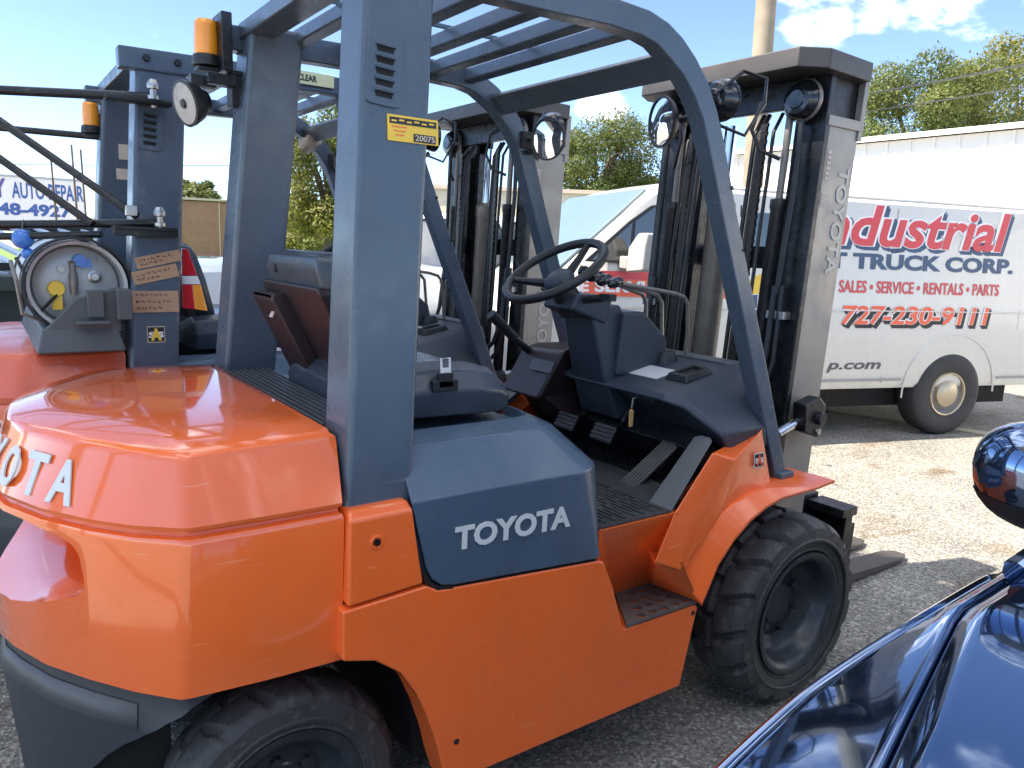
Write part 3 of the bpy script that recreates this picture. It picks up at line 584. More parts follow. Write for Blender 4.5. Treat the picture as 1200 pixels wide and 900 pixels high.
        m = MB().add([(x, y * s, z) for x, y, z in v_], [(1, 2, 3, 4), (0, 1, 4), (0, 4, 5), (1, 6, 7, 2), (2, 7, 8, 3), (3, 8, 9, 4), (4, 9, 5), (0, 5, 9, 6, 1), (6, 9, 8, 7)])
        B(m, 'step_riser', OR, angle=30)
        m = MB().loft([[(-.724, -.597 * s, .672), (-.612, -.604 * s, .660), (-.55, -.40 * s, .66), (-.59, -.40 * s, .66)], [(-.562, -.432 * s, .505), (-.528, -.612 * s, .505), (-.50, -.40 * s, .505), (-.55, -.40 * s, .505)]])
        B(m, 'apron_base', OR, bevel=.006)
        st = MB().prism([(-.826, -.602 * s), (-.522, -.602 * s), (-.550, -.43 * s), (-.712, -.43 * s)], .504, .512, 'z').build('step_plate', [STEPM], root)
        cut = MB()
        for r_ in range(4):
            for k in range(6):
                x = -.795 + .048 * k + .024 * (r_ % 2); y = -.578 + .040 * r_
                if x > -.555 or x < -.79 + .66 * (y + .585) + .01: continue
                pts = [(x + .0165 * math.cos(a), y * s + .0125 * math.sin(a)) for a in [2 * math.pi * j / 12 for j in range(12)]]
                cut.prism(pts, .45, .55, 'z')
        boolean(st, cut.build('cut', UNDER))
        MB().box((-.66, -.52 * s, .494), (.24, .16, .010)).build('step_tray', OR, st)
        # front fender
        lo = [(-.528, .498), (-.468, .615), (-.402, .682), (-.330, .732), (-.252, .764), (-.178, .779), (0.007, .783), (.118, .793)]
        up = [(-.605, .600), (-.515, .700), (-.452, .750), (-.375, .787), (-.285, .806), (-.2, .813), (0, .813), (.105, .806)]
        inn = [(-.56, .60), (-.49, .690), (-.43, .742), (-.365, .780), (-.28, .802), (-.2, .810), (0, .810), (.10, .803)]
        vs = []; fs = []
        for (l, u, i_) in zip(lo, up, inn):
            vs += [(l[0], -.618 * s, l[1]), (l[0] - .004, -.622 * s, l[1] + .012), (u[0], -.578 * s, u[1]), (i_[0], -.40 * s, i_[1]), (i_[0] + .02, -.40 * s, i_[1] - .02), (l[0] + .012, -.600 * s, l[1] - .004)]
        secs = [vs[i * 6:(i + 1) * 6] for i in range(len(lo))]
        fd = B(MB().loft(secs), 'front_fender', OR, bevel=.004)
        MB().lathe([(.001, 0), (.006, 0), (.007, .003 * s)], 10, (-.415, -.6105 * s, .69)).build('bolt', UNDER, fd)
        # apron between floor, dash and fender
        A = [(-.437, -.530 * s, .951), (-.662, -.598 * s, .811), (-.730, -.600 * s, .677), (-.628, -.606 * s, .634), (-.375, -.572 * s, .930)]
        O_ = [(-.205, -.535 * s, .998), (-.145, -.545 * s, .815), (-.20, -.555 * s, .812), (-.375, -.572 * s, .786), (-.515, -.582 * s, .700), (-.60, -.592 * s, .605)]
        pts = [A[0], A[1], A[2], A[3], A[4]] + O_
        vs = pts + [(min(p[0] + .13, -.12), -.49 * s, p[2]) for p in pts]
        m = MB().add(vs, [(0, 1, 3, 4), (1, 2, 3), (4, 3, 10, 9, 8, 7, 6, 5), (0, 4, 5, 16, 11), (1, 0, 11, 12), (2, 1, 12, 13), (3, 2, 13, 14, 21, 10)])
        ap = B(m, 'side_apron', OR, bevel=.006, angle=20)
        # dark kick plate beside the floor
        B(MB().loft([[(-.668, -.590 * s, .815), (-.635, -.552 * s, .815), (-.635, -.50 * s, .815), (-.668, -.50 * s, .815)], [(-.44, -.530 * s, .985), (-.405, -.494 * s, .985), (-.405, -.46 * s, .985), (-.44, -.46 * s, .985)]]), 'kick_plate', GREYTRIM)
        # rear post
        b0 = [(-1.655, -.565), (-1.493, -.565), (-1.493, -.425), (-1.655, -.425)]; t0 = [(-1.566, -.470), (-1.404, -.470), (-1.404, -.335), (-1.566, -.335)]
        def lerp(z): f = (z - .96) / 1.16; return [((a[0] * (1 - f) + b[0] * f), (a[1] * (1 - f) + b[1] * f) * s, z) for a, b in zip(b0, t0)]
        post = B(MB().loft([lerp(.96), lerp(1.3), lerp(1.7), lerp(2.16)]), 'rear_post', GU, bevel=.016, seg=3)
        f = (1.905 - .96) / 1.16; yv = (-.565 * (1 - f) - .470 * f) * s; ax = (.0767, 0, 1); ay = .0819 * s
        xv = -1.535
        fm = frame((xv, yv - .0005 * s, 1.905), (s, 0, -.0767 * s) if True else 0, (.0767, .0819 * s, 1))
        # vent: raised plate with five louvre slots
        v = MB(); rr = []
        for cx, cz, a0 in ((.028, .062, 0), (-.028, .062, 90), (-.028, -.062, 180), (.028, -.062, 270)):
            for k in range(4): a = R(a0 + 30 * k); rr.append((cx + .012 * math.cos(a), cz + .012 * math.sin(a)))
        v.prism(rr, 0, .004, 'z', xf=fm); vp = v.build('vent_plate', GU, post, .0015)
        for k in range(5):
            z = .046 - .023 * k
            sl = MB().add([(-.021, z, .0045), (.021, z, .0045), (.0185, z - .012, .0045), (-.0185, z - .012, .0045), (-.021, z + .004, .0105), (.021, z + .004, .0105), (.0225, z + .004, .004), (-.0225, z + .004, .004)], [(0, 1, 2, 3)], 1, fm)
            sl.add([(-.0225, z + .006, .004), (.0225, z + .006, .004), (.021, z - .001, .0115), (-.021, z - .001, .0115), (.0225, z - .001, .004), (-.0225, z - .001, .004)], [(0, 1, 2, 3), (2, 3, 5, 4), (1, 2, 4), (0, 5, 3)], 0, fm)
            sl.build('louvre', [GU, UNDER], post, smooth=False)
        # roof rail with curved front leg
        lo = [(-1.62, 2.095), (-1.06, 2.107), (-.91, 2.112), (-.80, 2.108), (-.74, 2.096), (-.69, 2.069), (-.635, 2.035), (-.585, 1.985), (-.545, 1.93), (-.514, 1.86), (-.44, 1.674), (-.22, 1.145), (-.075, .795)]
        ou = [(-1.62, 2.165), (-1.06, 2.178), (-.91, 2.180), (-.77, 2.174), (-.70, 2.157), (-.642, 2.128), (-.585, 2.085), (-.532, 2.030), (-.488, 1.962), (-.452, 1.885), (-.380, 1.697), (-.160, 1.168), (-.017, .808)]
        def yy(z): return .478 + (2.18 - z) * .032
        secs = [[(a[0], -yy(a[1]) * s, a[1]), (b[0], -yy(b[1]) * s, b[1]), (b[0], -(yy(b[1]) - .058) * s, b[1]), (a[0], -(yy(a[1]) - .058) * s, a[1])] for a, b in zip(lo, ou)]
        rl = B(MB().loft(secs), 'roof_rail', GU, bevel=.005, angle=50)
        MB().tube([(-1.567, -.474 * s, 2.098), (-1.52, -.476 * s, 2.100), (-1.46, -.475 * s, 2.099), (-1.403, -.474 * s, 2.101)], .0045, 6).build('weld_bead', GU, rl)
        for bx_ in (-1.535, -1.435): MB().lathe([(.001, -.012 * s), (.011, -.012 * s), (.013, -.009 * s), (.013, .004 * s)], 6, (bx_, -.4795 * s, 2.135)).build('bolt', BLACKSTEEL, rl)
        for bx_ in (-1.235, -1.07, -.91): MB().tube([(bx_ - .024, -.423 * s, 2.128), (bx_, -.422 * s, 2.122), (bx_ + .024, -.423 * s, 2.126)], .005, 6).build('weld_bead', GU, rl)
        MB().box((-.045, -.500 * s, .822), (.075, .085, .022), 0, (0, 0, 0)).build('leg_foot', GU, rl, .006)
        for (bx_, bz) in ((-.405, 1.75), (-.33, 1.57)):
            MB().lathe([(.001, 0), (.006, 0), (.006, -.002 * s)], 10, (bx_, -(yy(bz) + .001) * s, bz)).build('bolt', UNDER, rl)
    # fallen details: roof crossbars
    rear = B(MB().box((-1.53, 0, 2.150), (.085, .86, .045)), 'rear_roof_beam', GU, bevel=.006)
    for x in (-1.405, -1.235, -1.07, -.91, -.765):
        B(MB().box((x, 0, 2.135 + .012), (.042, .86, .045), 0, (0, R(8), 0)), 'roof_bar', GU, bevel=.006)
    B(MB().box((-.635, 0, 2.068), (.020, .86, .085), 0, (0, R(-50), 0)), 'front_roof_beam', GU, bevel=.005)
    B(MB().box((-1.09, .06, 2.182), (.72, .014, .010)), 'roof_tie', GU)
    # ---- engine hood
    def sec(xs, ys, zs):
        xt = xs[2] - .012
        r = [(xs[i], ys[i], zs[i]) for i in range(3)] + [(xt, ys[2] + .10, zs[2] + .011), (xt - .006, ys[2] + .112, zs[2] - .022)]
        return r + [(x, -y, z) for x, y, z in reversed(r)]
    m = MB().loft([sec((-1.474, -1.513, -1.505), (-.600, -.600, -.512), (.830, .988, 1.090)), sec((-1.458, -1.500, -1.495), (-.601, -.600, -.512), (.796, .988, 1.090)), sec((-1.432, -1.485, -1.485), (-.602, -.601, -.512), (.776, .988, 1.090)),
                   sec((-1.395, -1.45, -1.45), (-.602, -.601, -.512), (.769, .988, 1.091)), sec((-1.30, -1.30, -1.30), (-.602, -.602, -.512), (.763, .990, 1.092)), sec((-.952, -1.022, -1.108), (-.602, -.602, -.510), (.738, .988, 1.092)),
                   sec((-.940, -.985, -1.068), (-.596, -.588, -.495), (.738, .988, 1.090)), sec((-.926, -.950, -1.030), (-.580, -.566, -.470), (.738, .987, 1.085)), sec((-.912, -.925, -1.002), (-.555, -.535, -.435), (.738, .986, 1.080)), sec((-.902, -.912, -.985), (-.51, -.48, -.38), (.738, .985, 1.077)), sec((-.898, -.906, -.978), (-.44, -.40, -.30), (.738, .985, 1.076))])
    hood = B(m, 'engine_hood', HOODGREY, bevel=.012, seg=3, angle=30)
    for s in (1, -1):
        vs, fs = text_geo('TOYOTA', .345, .058, .0025, .035)
        fm = frame((-1.403 if s == 1 else -1.06, -.6035 * s, .855 if s == 1 else .850), (s, 0, -.012 * s), (0, 0, 1))
        MB().add(vs, fs, 0, fm).build('lettering', LETTER2, hood, smooth=False)
        # rubber seal round the hood edge
        MB().tube([(-1.40, -.592 * s, .764), (-1.440, -.592 * s, .770), (-1.466, -.592 * s, .792), (-1.482, -.592 * s, .828), (-1.514, -.592 * s, .955)], .008, 6).build('seal', BLACK, hood)
        MB().tube([(-1.46, -.590 * s, .764), (-.948, -.590 * s, .728)], .006, 6).build('seal', BLACK, hood)
    # radiator grille strip behind the seat
    g = B(MB().box((-1.585, 0, 1.10), (.17, .86, .06)), 'radiator_cover', UNDER)
    for k in range(9): MB().box((-1.655 + .0175 * k, 0, 1.134), (.006, .80, .010)).build('grille_bar', GREYTRIM, g)
    # ---- seat
    ds = P.get('seat_dx', 0)
    def DS(m): m.v = [Vector((p.x + ds, p.y, p.z)) for p in m.v]; return m
    m = MB()
    def rr2(x, w_, z0, z1): return [(x, -w_, z0), (x, -w_ - .01, (z0 + z1) / 2), (x, -w_ + .02, z1 - .02), (x, -w_ + .07, z1), (x, -w_ + .10, z1 - .012), (x, w_ - .10, z1 - .012), (x, w_ - .07, z1), (x, w_ - .02, z1 - .02), (x, w_ + .01, (z0 + z1) / 2), (x, w_, z0)]
    m.loft([rr2(-1.52, .22, 1.12, 1.20), rr2(-1.48, .275, 1.105, 1.235), rr2(-1.30, .288, 1.105, 1.247), rr2(-1.18, .288, 1.102, 1.240), rr2(-1.10, .278, 1.10, 1.218), rr2(-1.06, .262, 1.10, 1.190), rr2(-1.045, .23, 1.11, 1.16)]); m.v = [Vector((p.x, p.y - .045, p.z)) for p in m.v]
    B(DS(m), 'seat', VINYL, bevel=.012, seg=3, angle=50)
    B(MB().box((-1.23, 0, 1.102), (.44, .36, .04)), 'seat_rail', BLACKSTEEL, bevel=.004)
    m = MB()
    def bk(z, xf, xb, w_): return [(xb, -w_ + .05, z), (xf - .02, -w_, z), (xf + .01, -w_ + .02, z), (xf, -w_ + .10, z), (xf, w_ - .10, z), (xf + .01, w_ - .02, z), (xf - .02, w_, z), (xb, w_ - .05, z)]
    m.loft([bk(1.18, -1.375, -1.44, .20), bk(1.25, -1.39, -1.49, .235), bk(1.38, -1.425, -1.545, .25), bk(1.47, -1.455, -1.575, .25), bk(1.505, -1.475, -1.57, .235), bk(1.52, -1.50, -1.55, .20)])
    bkp = B(DS(m), 'seat_backrest', VINYL, bevel=.010, seg=2, angle=50)
    m = MB().loft([[(-1.425, -.20, 1.10), (-1.425, .21, 1.10), (-1.40, .21, 1.10), (-1.40, -.20, 1.10)], [(-1.575, -.22, 1.415), (-1.575, .23, 1.415), (-1.52, .23, 1.415), (-1.52, -.22, 1.415)], [(-1.580, -.21, 1.432), (-1.580, .22, 1.432), (-1.53, .22, 1.432), (-1.53, -.21, 1.432)]])
    sh = DS(m).build('backrest_shell', BROWNSEAT, bkp, .006)
    m = MB().loft([[(-1.475, .02, 1.10), (-1.475, .20, 1.10), (-1.43, .20, 1.10), (-1.43, .02, 1.10)], [(-1.605, .06, 1.385), (-1.605, .235, 1.385), (-1.55, .235, 1.385), (-1.55, .06, 1.385)], [(-1.600, .07, 1.400), (-1.600, .23, 1.400), (-1.55, .23, 1.400), (-1.55, .07, 1.400)]])
    DS(m).build('document_pocket', BROWNSEAT, bkp, .008)
    DS(MB().box((-1.588, .10, 1.345), (.004, .022, .028), 0, (0, R(24), 0))).build('sticker', PALECARD, bkp)
    DS(MB().lathe([(.001, 0), (.010, 0), (.012, .004)], 12, (-1.578, .115, 1.468), 'x')).build('bolt', UNDER, bkp)
    if P.get('main'):
        m = MB().box((-1.285, -.338, 1.190), (.075, .022, .030)).box((-1.285, -.342, 1.205), (.045, .014, .04))
        bu = B(m, 'seat_belt_buckle', BLACK, bevel=.003)
        m = MB().tube([(-1.297, -.345, 1.215), (-1.297, -.34, 1.262), (-1.272, -.34, 1.262), (-1.272, -.345, 1.215)], .0035, 6); m.box((-1.2845, -.343, 1.228), (.027, .004, .020))
        m.build('belt_tongue', WHITELENS, bu)
    for s in (1, -1):
        B(MB().tube([(-1.35, .28 * s, 1.15), (-1.36, .29 * s, 1.27), (-1.32, .29 * s, 1.30), (-1.18, .285 * s, 1.27), (-1.14, .28 * s, 1.20), (-1.15, .27 * s, 1.13)] if s == -1 else [(-1.36, .28, 1.15), (-1.37, .285, 1.19), (-1.30, .285, 1.20), (-1.12, .28, 1.19), (-1.08, .27, 1.12)], .014, 8), 'hip_restraint', BLACK) if s == 1 else None
    # ---- floor
    fl = B(MB().prism([(-.955, -.580), (-.655, -.580), (-.55, -.53), (-.15, -.50), (-.15, .50), (-.55, .53), (-.655, .580), (-.955, .580)], .792, .8125, 'z'), 'floor_plate', BLACKSTEEL, bevel=.004)
    mt = MB().prism([(-.950, -.588), (-.665, -.588), (-.62, -.49), (-.50, -.47), (-.50, .47), (-.62, .49), (-.665, .588), (-.950, .588)], .8135, .819, 'z').build('floor_mat', MAT_RIB, fl)
    m = MB()
    for k in range(15):
        x = -.940 + .0185 * k
        for q in range(10):
            y0 = -.57 + .114 * q + (.03 if k % 2 else 0)
            if y0 > .5 or (x > -.66 and y0 < -.50): continue
            m.box((x, y0 + .045, .8205), (.0085, .085, .004))
    tag(m.build('mat_rib', MAT_RIB, fl, smooth=False), kind='stuff')
    B(MB().box((-.33, .02, .90), (.10, .90, .16), 0, (0, R(-38), 0)), 'toe_board', BLACKSTEEL, bevel=.004)
    # pedals
    fa = frame((-.50, -.335, .868), (.25, .0, .155), (0, 1, 0))
    m = MB().box((0, 0, 0), (.27, .062, .012), xf=fa)
    pd = B(m, 'accelerator_pedal', PEDAL, bevel=.003)
    for k in range(5): MB().box((0, -.024 + .012 * k, .009), (.26, .0055, .007), xf=fa).build('rib', PEDAL, pd)
    MB().box((.05, .0, -.02), (.10, .03, .03), xf=fa).build('pedal_bracket', BLACKSTEEL, pd)
    for y in (-.10, .10):
        fa = frame((-.535, y - .04, .935), (.05, 0, .085), (0, 1, 0))
        pb = B(MB().box((0, 0, 0), (.062, .10, .012), xf=fa), 'brake_pedal', MAT_RIB, bevel=.004)
        for k in range(4): MB().box((-.022 + .0145 * k, 0, .008), (.006, .094, .005), xf=fa).build('rib', MAT_RIB, pb)
        MB().tube([(-.52, y - .03, .93), (-.42, y - .01, .95), (-.36, y, 1.03)], .011, 8).build('pedal_arm', BLACKSTEEL, pb)
    # ---- dash cowl, column, wheel, levers
    m = MB()
    Aq = [(-.495, 1.085), (-.48, 1.110), (-.16, 1.176), (-.06, 1.170), (-.03, .86), (-.16, .86), (-.34, .97), (-.44, 1.07)]
    Bq = [(-.450, 1.07), (-.435, 1.095), (-.18, 1.148), (-.08, 1.140), (-.05, .90), (-.16, .875), (-.31, .945), (-.41, 1.03)]
    Cq = [(-.370, .985), (-.36, 1.00), (-.21, 1.00), (-.15, .99), (-.14, .935), (-.20, .905), (-.28, .905), (-.335, .935)]
    def sp(q, y): return [(x, y, z) for x, z in q]
    m.loft([sp(Cq, .515), sp(Bq, .43), sp(Aq, .38), sp(Aq, -.36), sp(Bq, -.41), sp(Cq, -.515)])
    cowl = B(m, 'dash_cowl', DASH, bevel=.012, seg=3, angle=40)
    fm = frame((-.345, -.165, 1.1382 + .0025), (1, 0, .206), (0, 1, 0))
    MB().box((0, 0, 0), (.105, .145, .003), xf=fm).build('data_plate', LETTER, cowl)
    fm = frame((-.305, -.305, 1.147), (1, 0, .206), (0, 1, 0))
    m = MB(); m.loft([[(-.075, -.05, 0), (.06, -.05, 0), (.075, .05, 0), (-.075, .05, 0)], [(-.062, -.04, .022), (.048, -.04, .022), (.062, .04, .022), (-.062, .04, .022)], [(-.045, -.028, .022), (.035, -.028, .022), (.045, .028, .022), (-.045, .028, .022)], [(-.04, -.026, .006), (.03, -.026, .006), (.04, .026, .006), (-.04, .026, .006)]], xf=fm)
    m.build('cup_recess', BLACK, cowl, .004)
    MB().box((-.105, -.10, 1.178), (.09, .44, .012)).build('cover_strip', GREYTRIM, cowl, .002)
    MB().box((-.465, -.22, 1.075), (.004, .13, .045), 0, (0, R(-55), 0)).build('sticker', GREYTRIM, cowl)
    # lower column and left knee panel
    m = MB().loft([[(-.56, -.075, 1.335), (-.43, -.075, 1.37), (-.43, .085, 1.37), (-.56, .085, 1.335)], [(-.50, -.085, 1.12), (-.30, -.085, 1.14), (-.30, .095, 1.14), (-.50, .095, 1.12)], [(-.43, -.10, .96), (-.26, -.10, .96), (-.26, .11, .96), (-.43, .11, .96)]])
    col_ = B(m, 'steering_column', DASH, bevel=.012, seg=3)
    m = MB().loft([[(-.655, -.075, 1.355), (-.655, .085, 1.355), (-.625, .085, 1.405), (-.625, -.075, 1.405)], [(-.50, -.085, 1.30), (-.50, .095, 1.30), (-.47, .095, 1.40), (-.47, -.085, 1.40)]])
    m.build('column_shroud', DASH, col_, .012)
    m = MB().tube([(-.60, -.06, 1.385), (-.585, -.16, 1.40)], .013, 8).box((-.583, -.175, 1.402), (.03, .05, .022)); m.build('turn_lever', BLACK, col_)
    m = MB().tube([(-.60, .06, 1.385), (-.585, .17, 1.41)], .010, 8); m.build('turn_lever', BLACK, col_)
    mb_ = B(MB().loft([[(x, -.105, z) for x, z in ((-.455, 1.12), (-.20, 1.12), (-.215, 1.25), (-.335, 1.345), (-.435, 1.345))], [(x, .12, z) for x, z in ((-.455, 1.12), (-.20, 1.12), (-.215, 1.25), (-.335, 1.345), (-.435, 1.345))]]), 'meter_housing', DASH, bevel=.014, seg=3)
    B(MB().loft([[(-.60, .16, 1.00), (-.60, .40, 1.00), (-.30, .40, 1.0), (-.30, .16, 1.0)], [(-.52, .12, 1.18), (-.50, .40, 1.16), (-.28, .40, 1.16), (-.28, .12, 1.18)], [(-.47, .12, 1.205), (-.45, .38, 1.18), (-.28, .38, 1.18), (-.28, .12, 1.205)]]), 'knee_panel', BROWNSEAT, bevel=.014, seg=3)
    B(MB().loft([[(-.44, .12, .90), (-.44, .30, .90), (-.25, .30, .90), (-.25, .12, .90)], [(-.58, .16, 1.02), (-.58, .36, 1.02), (-.28, .36, 1.02), (-.28, .16, 1.02)]]), 'knee_panel', BROWNSEAT, bevel=.01)
    B(MB().box((-.552, .20, 1.12), (.004, .13, .045), 0, (0, R(25), 0)), 'sticker', GREYTRIM)
    hb = B(MB().tube([(-.50, .34, 1.15), (-.60, .35, 1.22), (-.67, .36, 1.29)], [.016, .014, .014], 8), 'parking_brake_lever', BLACKSTEEL)
    MB().tube([(-.575, .348, 1.205), (-.68, .361, 1.30)], [.019, .022], 10).build('grip', BLACK, hb)
    # key with tag
    if P.get('main'):
        ky = B(MB().tube([(-.475, -.235, 1.075), (-.497, -.235, 1.07), (-.50, -.235, 1.04)], .004, 6), 'key', STEEL)
        MB().prism([(-.008, -.03), (.008, -.03), (.010, .025), (0, .032), (-.010, .025)], -.003, .003, 'y').build('key_tag', WOODTAG, ky, .002, loc=(-.503, -.237, 1.005))
    # wheel
    ct = Vector((-.67, 0, 1.48)); tl = R(33); e2 = Vector((math.cos(tl), 0, math.sin(tl))); e1 = Vector((0, 1, 0)); up_ = Vector((-math.sin(tl), 0, math.cos(tl)))
    cir = [ct + e1 * .176 * math.cos(2 * math.pi * k / 40) + e2 * .176 * math.sin(2 * math.pi * k / 40) for k in range(40)]
    sw = B(MB().tube(cir, .0155, 10, closed=True), 'steering_wheel', BLACK, angle=80)
    for a in (90, 205, 335):
        d_ = e1 * math.cos(R(a)) + e2 * math.sin(R(a)); h_ = ct - up_ * .045
        q = MB(); q.tube([h_ + d_ * .03, h_ + d_ * .10 + up_ * .02, ct + d_ * .172], [.017, .013, .011], 8); q.build('spoke', BLACK, sw)
    MB().ellipsoid(ct - up_ * .04, (.055, .055, .035), (0, -tl, 0), 20, 10).build('horn_pad', DASH, sw)
    if P.get('main'):
        kq = ct + e1 * .176 * math.cos(R(190)) + e2 * .176 * math.sin(R(190))
    MB().tube([ct - up_ * .05, ct - up_ * .16], [.04, .05], 12).build('hub', BLACK, sw)
    # hydraulic levers
    lb = B(MB().lathe([(.001, .05), (.035, .05), (.045, .03), (.05, .0), (.055, -.02)], 16, (-.215, -.10, 1.15), 'z'), 'lever_boot', BLACK)
    for k, (y, xo) in enumerate(((-.02, -.245), (-.08, -.225), (-.155, -.17))):
        pth = [(xo + .035, -.06 - .03 * k, 1.13), (xo + .005, y, 1.25), (xo - .008, y, 1.375), (xo - .03, y, 1.40), (xo - .07, y + .005, 1.412), (-.44 - .018 * k, y + .03, 1.452 - .004 * k)]
        lv = B(MB().tube(pth, .0075, 8), 'control_lever', CYL)
        e_ = Vector(pth[-1]); dd = (Vector(pth[-1]) - Vector(pth[-2])).normalized()
        q = MB(); q.ellipsoid(e_ + dd * .03, (.036, .017, .018), (0, R(-14), 0), 12, 8); q.ellipsoid(e_ + dd * .085, (.024, .020, .021), (0, R(-14), 0), 14, 8); q.tube([e_ + dd * .03, e_ + dd * .08], .009, 8)
        q.build('lever_knob', KNOB, lv)
    # ---- wheels
    tm = tyre_mesh(.338, .235, .205, 16, .024).mesh('front_tyre', RUBBER, angle=22); rmesh = {-1: rim_mesh(.195, .235, -1).mesh('front_rim', RIM), 1: rim_mesh(.195, .235, 1).mesh('front_rim', RIM)}
    tr = tyre_mesh(.274, .170, .155, 15, .006).mesh('rear_tyre', RUBBER, angle=28); rr_ = {-1: rim_mesh(.15, .165, -1).mesh('rear_rim', RIM), 1: rim_mesh(.15, .165, 1).mesh('rear_rim', RIM)}
    for s in (-1, 1):
        for nm, ty, rmm, x, y, z in (('front_wheel', tm, rmesh[s], 0, .502, .336), ('rear_wheel', tr, rr_[s], -1.752, .410, .273)):
            o = bpy.data.objects.new(nm, rmm); COL.objects.link(o); o.parent = root; o.location = (x, y * s, z); o.rotation_euler = (0, .3, R(P.get('steer', 0)) if nm == 'rear_wheel' else 0)
            t = bpy.data.objects.new('tyre', ty); COL.objects.link(t); t.parent = o
    # under body
    B(MB().prism([(-1.40, .20), (-.35, .24), (-.42, .50), (-.55, .78), (-1.50, .78), (-1.60, .70), (-1.43, .60)], -.415, .415), 'chassis', UNDER)
    B(MB().box((-1.752, 0, .28), (.12, .62, .12)).box((-1.75, 0, .57), (.62, .60, .16)).box((-2.05, 0, .42), (.16, .62, .44)), 'rear_axle', UNDER)
    B(MB().box((0, 0, .34), (.16, .74, .16)), 'front_axle', UNDER)
    # ---- mast
    kx, ox = P.get('tilt', .06), P.get('mx', 0.0)
    def X(m): m.v = [Vector((p.x + ox + kx * p.z, p.y, p.z)) for p in m.v]; return m
    def T(m, n, mt, **k): return B(X(m), n, mt, **k)
    for s in (1, -1):
        oc = T(MB().box((.178, -.372 * s, 1.07), (.212, .018, 1.90)), 'mast_side_plate', MASTSIDE, bevel=.003)
        pts = lambda x0, x1, y0, y1: [(x0, y0 * s), (x1, y0 * s), (x1, y1 * s), (x0, y1 * s)]
        q = MB().prism(pts(.070, .100, -.386, -.290), .10, 2.19, 'z').prism(pts(.262, .284, -.362, -.300), .10, 2.19, 'z').prism(pts(.100, .262, -.362, -.346), .10, 2.19, 'z')
        ch = T(q, 'outer_channel', BLACKSTEEL, bevel=.004)
        X(MB().box((.185, -.384 * s, 2.030), (.205, .012, .035))).build('cross_strap', MASTSIDE, oc, .002)
        X(MB().prism(pts(.274, .300, -.388, -.362), 1.98, 2.20, 'z')).build('edge_strip', MASTSIDE, oc, .002)
        q = MB().prism(pts(.105, .130, -.340, -.252), .16, 2.15, 'z').prism(pts(.130, .27, -.340, -.322), .16, 2.15, 'z').prism(pts(.245, .27, -.340, -.252), .16, 2.15, 'z')
        T(q, 'inner_channel', BLACKSTEEL, bevel=.004)
        q = MB().prism(pts(.15, .175, -.246, -.205), .20, 2.05, 'z').prism(pts(.15, .25, -.246, -.232), .20, 2.05, 'z')
        T(q, 'third_channel', BLACKSTEEL, bevel=.003)
        lc = T(MB().lathe([(.001, .2), (.026, .2), (.026, 1.72), (.030, 1.73), (.030, 1.76), (.001, 1.765)], 16, (.045, -.255 * s, 0), 'z'), 'lift_cylinder', BLACKSTEEL)
        X(MB().lathe([(.013, 1.76), (.013, 2.14), (.001, 2.14)], 12, (.045, -.255 * s, 0), 'z')).build('piston_rod', CYL, lc)
        # chains as rows of links
        q = MB(); z = .30
        while z < 2.02: q.box((.02, -.172 * s, z), (.014, .022, .020)); q.box((.02, -.172 * s, z + .016), (.010, .030, .013)); z += .030
        T(q, 'lift_chain', CHAIN, smooth=False)
        # hoses
        for (yh, r_) in ((-.125, .009), (-.148, .009), (-.205, .007)):
            T(MB().tube([(.02, yh * s, .35), (.015, yh * s, 1.0), (.018, yh * s * 1.02, 1.6), (.03, yh * s, 2.0), (.07, yh * s, 2.07)], r_, 8), 'hydraulic_hose', BLACK)
        T(MB().tube([(.03, -.30 * s, 1.45), (.01, -.315 * s, 1.20), (-.03, -.31 * s, 1.08), (-.06, -.24 * s, 1.00), (-.05, -.15 * s, .95)], .011, 8), 'hydraulic_hose', BLACK)
        T(MB().tube([(.035, -.325 * s, 1.45), (.02, -.34 * s, 1.18), (-.02, -.335 * s, 1.04), (-.05, -.28 * s, .96)], .009, 8), 'hydraulic_hose', BLACK)
        T(MB().tube([(.03, -.315 * s, 2.05), (.035, -.32 * s, 1.8), (.03, -.31 * s, 1.42)], .010, 8), 'hydraulic_hose', BLACK)
        T(MB().box((.045, -.318 * s, 1.345), (.045, .075, .028)), 'hose_clamp', STEEL, bevel=.002)
        T(MB().tube([(.02, -.255 * s, 1.90), (-.03, -.20 * s, 1.93), (-.05, -.17 * s, 2.0), (-.045, -.19 * s, 2.09), (.0, -.215 * s, 2.12)], .007, 8), 'hydraulic_hose', BLACK)
        dr = T(MB().lathe([(.001, -.026), (.030, -.027), (.034, -.022), (.050, -.020), (.060, -.010), (.068, .006), (.070, .030), (.060, .034)], 28, (.02, -.305 * s, 2.098), 'x'), 'mast_lamp', KNOB)
        X(MB().lathe([(.071, .008), (.074, .012), (.074, .026), (.071, .030)], 28, (.02, -.305 * s, 2.098), 'x')).build('bezel', CYL, dr)
        X(MB().box((.085, -.305 * s, 2.06), (.09, .03, .03))).build('bracket', BLACKSTEEL, dr)
        # tilt cylinder
        tc_ = B(MB().tube([(-.25, -.415 * s, .86), (.03, -.415 * s, .925)], .036, 14), 'tilt_cylinder', BLACKSTEEL)
        MB().tube([(.02, -.415 * s, .922), (.17 + ox, -.415 * s, .965)], .018, 12).build('piston_rod', CHROME, tc_)
        MB().loft([[(x + ox, -.452 * s, z) for x, z in ((.165, .93), (.255, .90), (.285, .95), (.285, 1.02), (.24, 1.055), (.15, 1.035))], [(x + ox, -.40 * s, z) for x, z in ((.165, .93), (.255, .90), (.285, .95), (.285, 1.02), (.24, 1.055), (.15, 1.035))]]).build('clevis', BLACKSTEEL, tc_, .006)
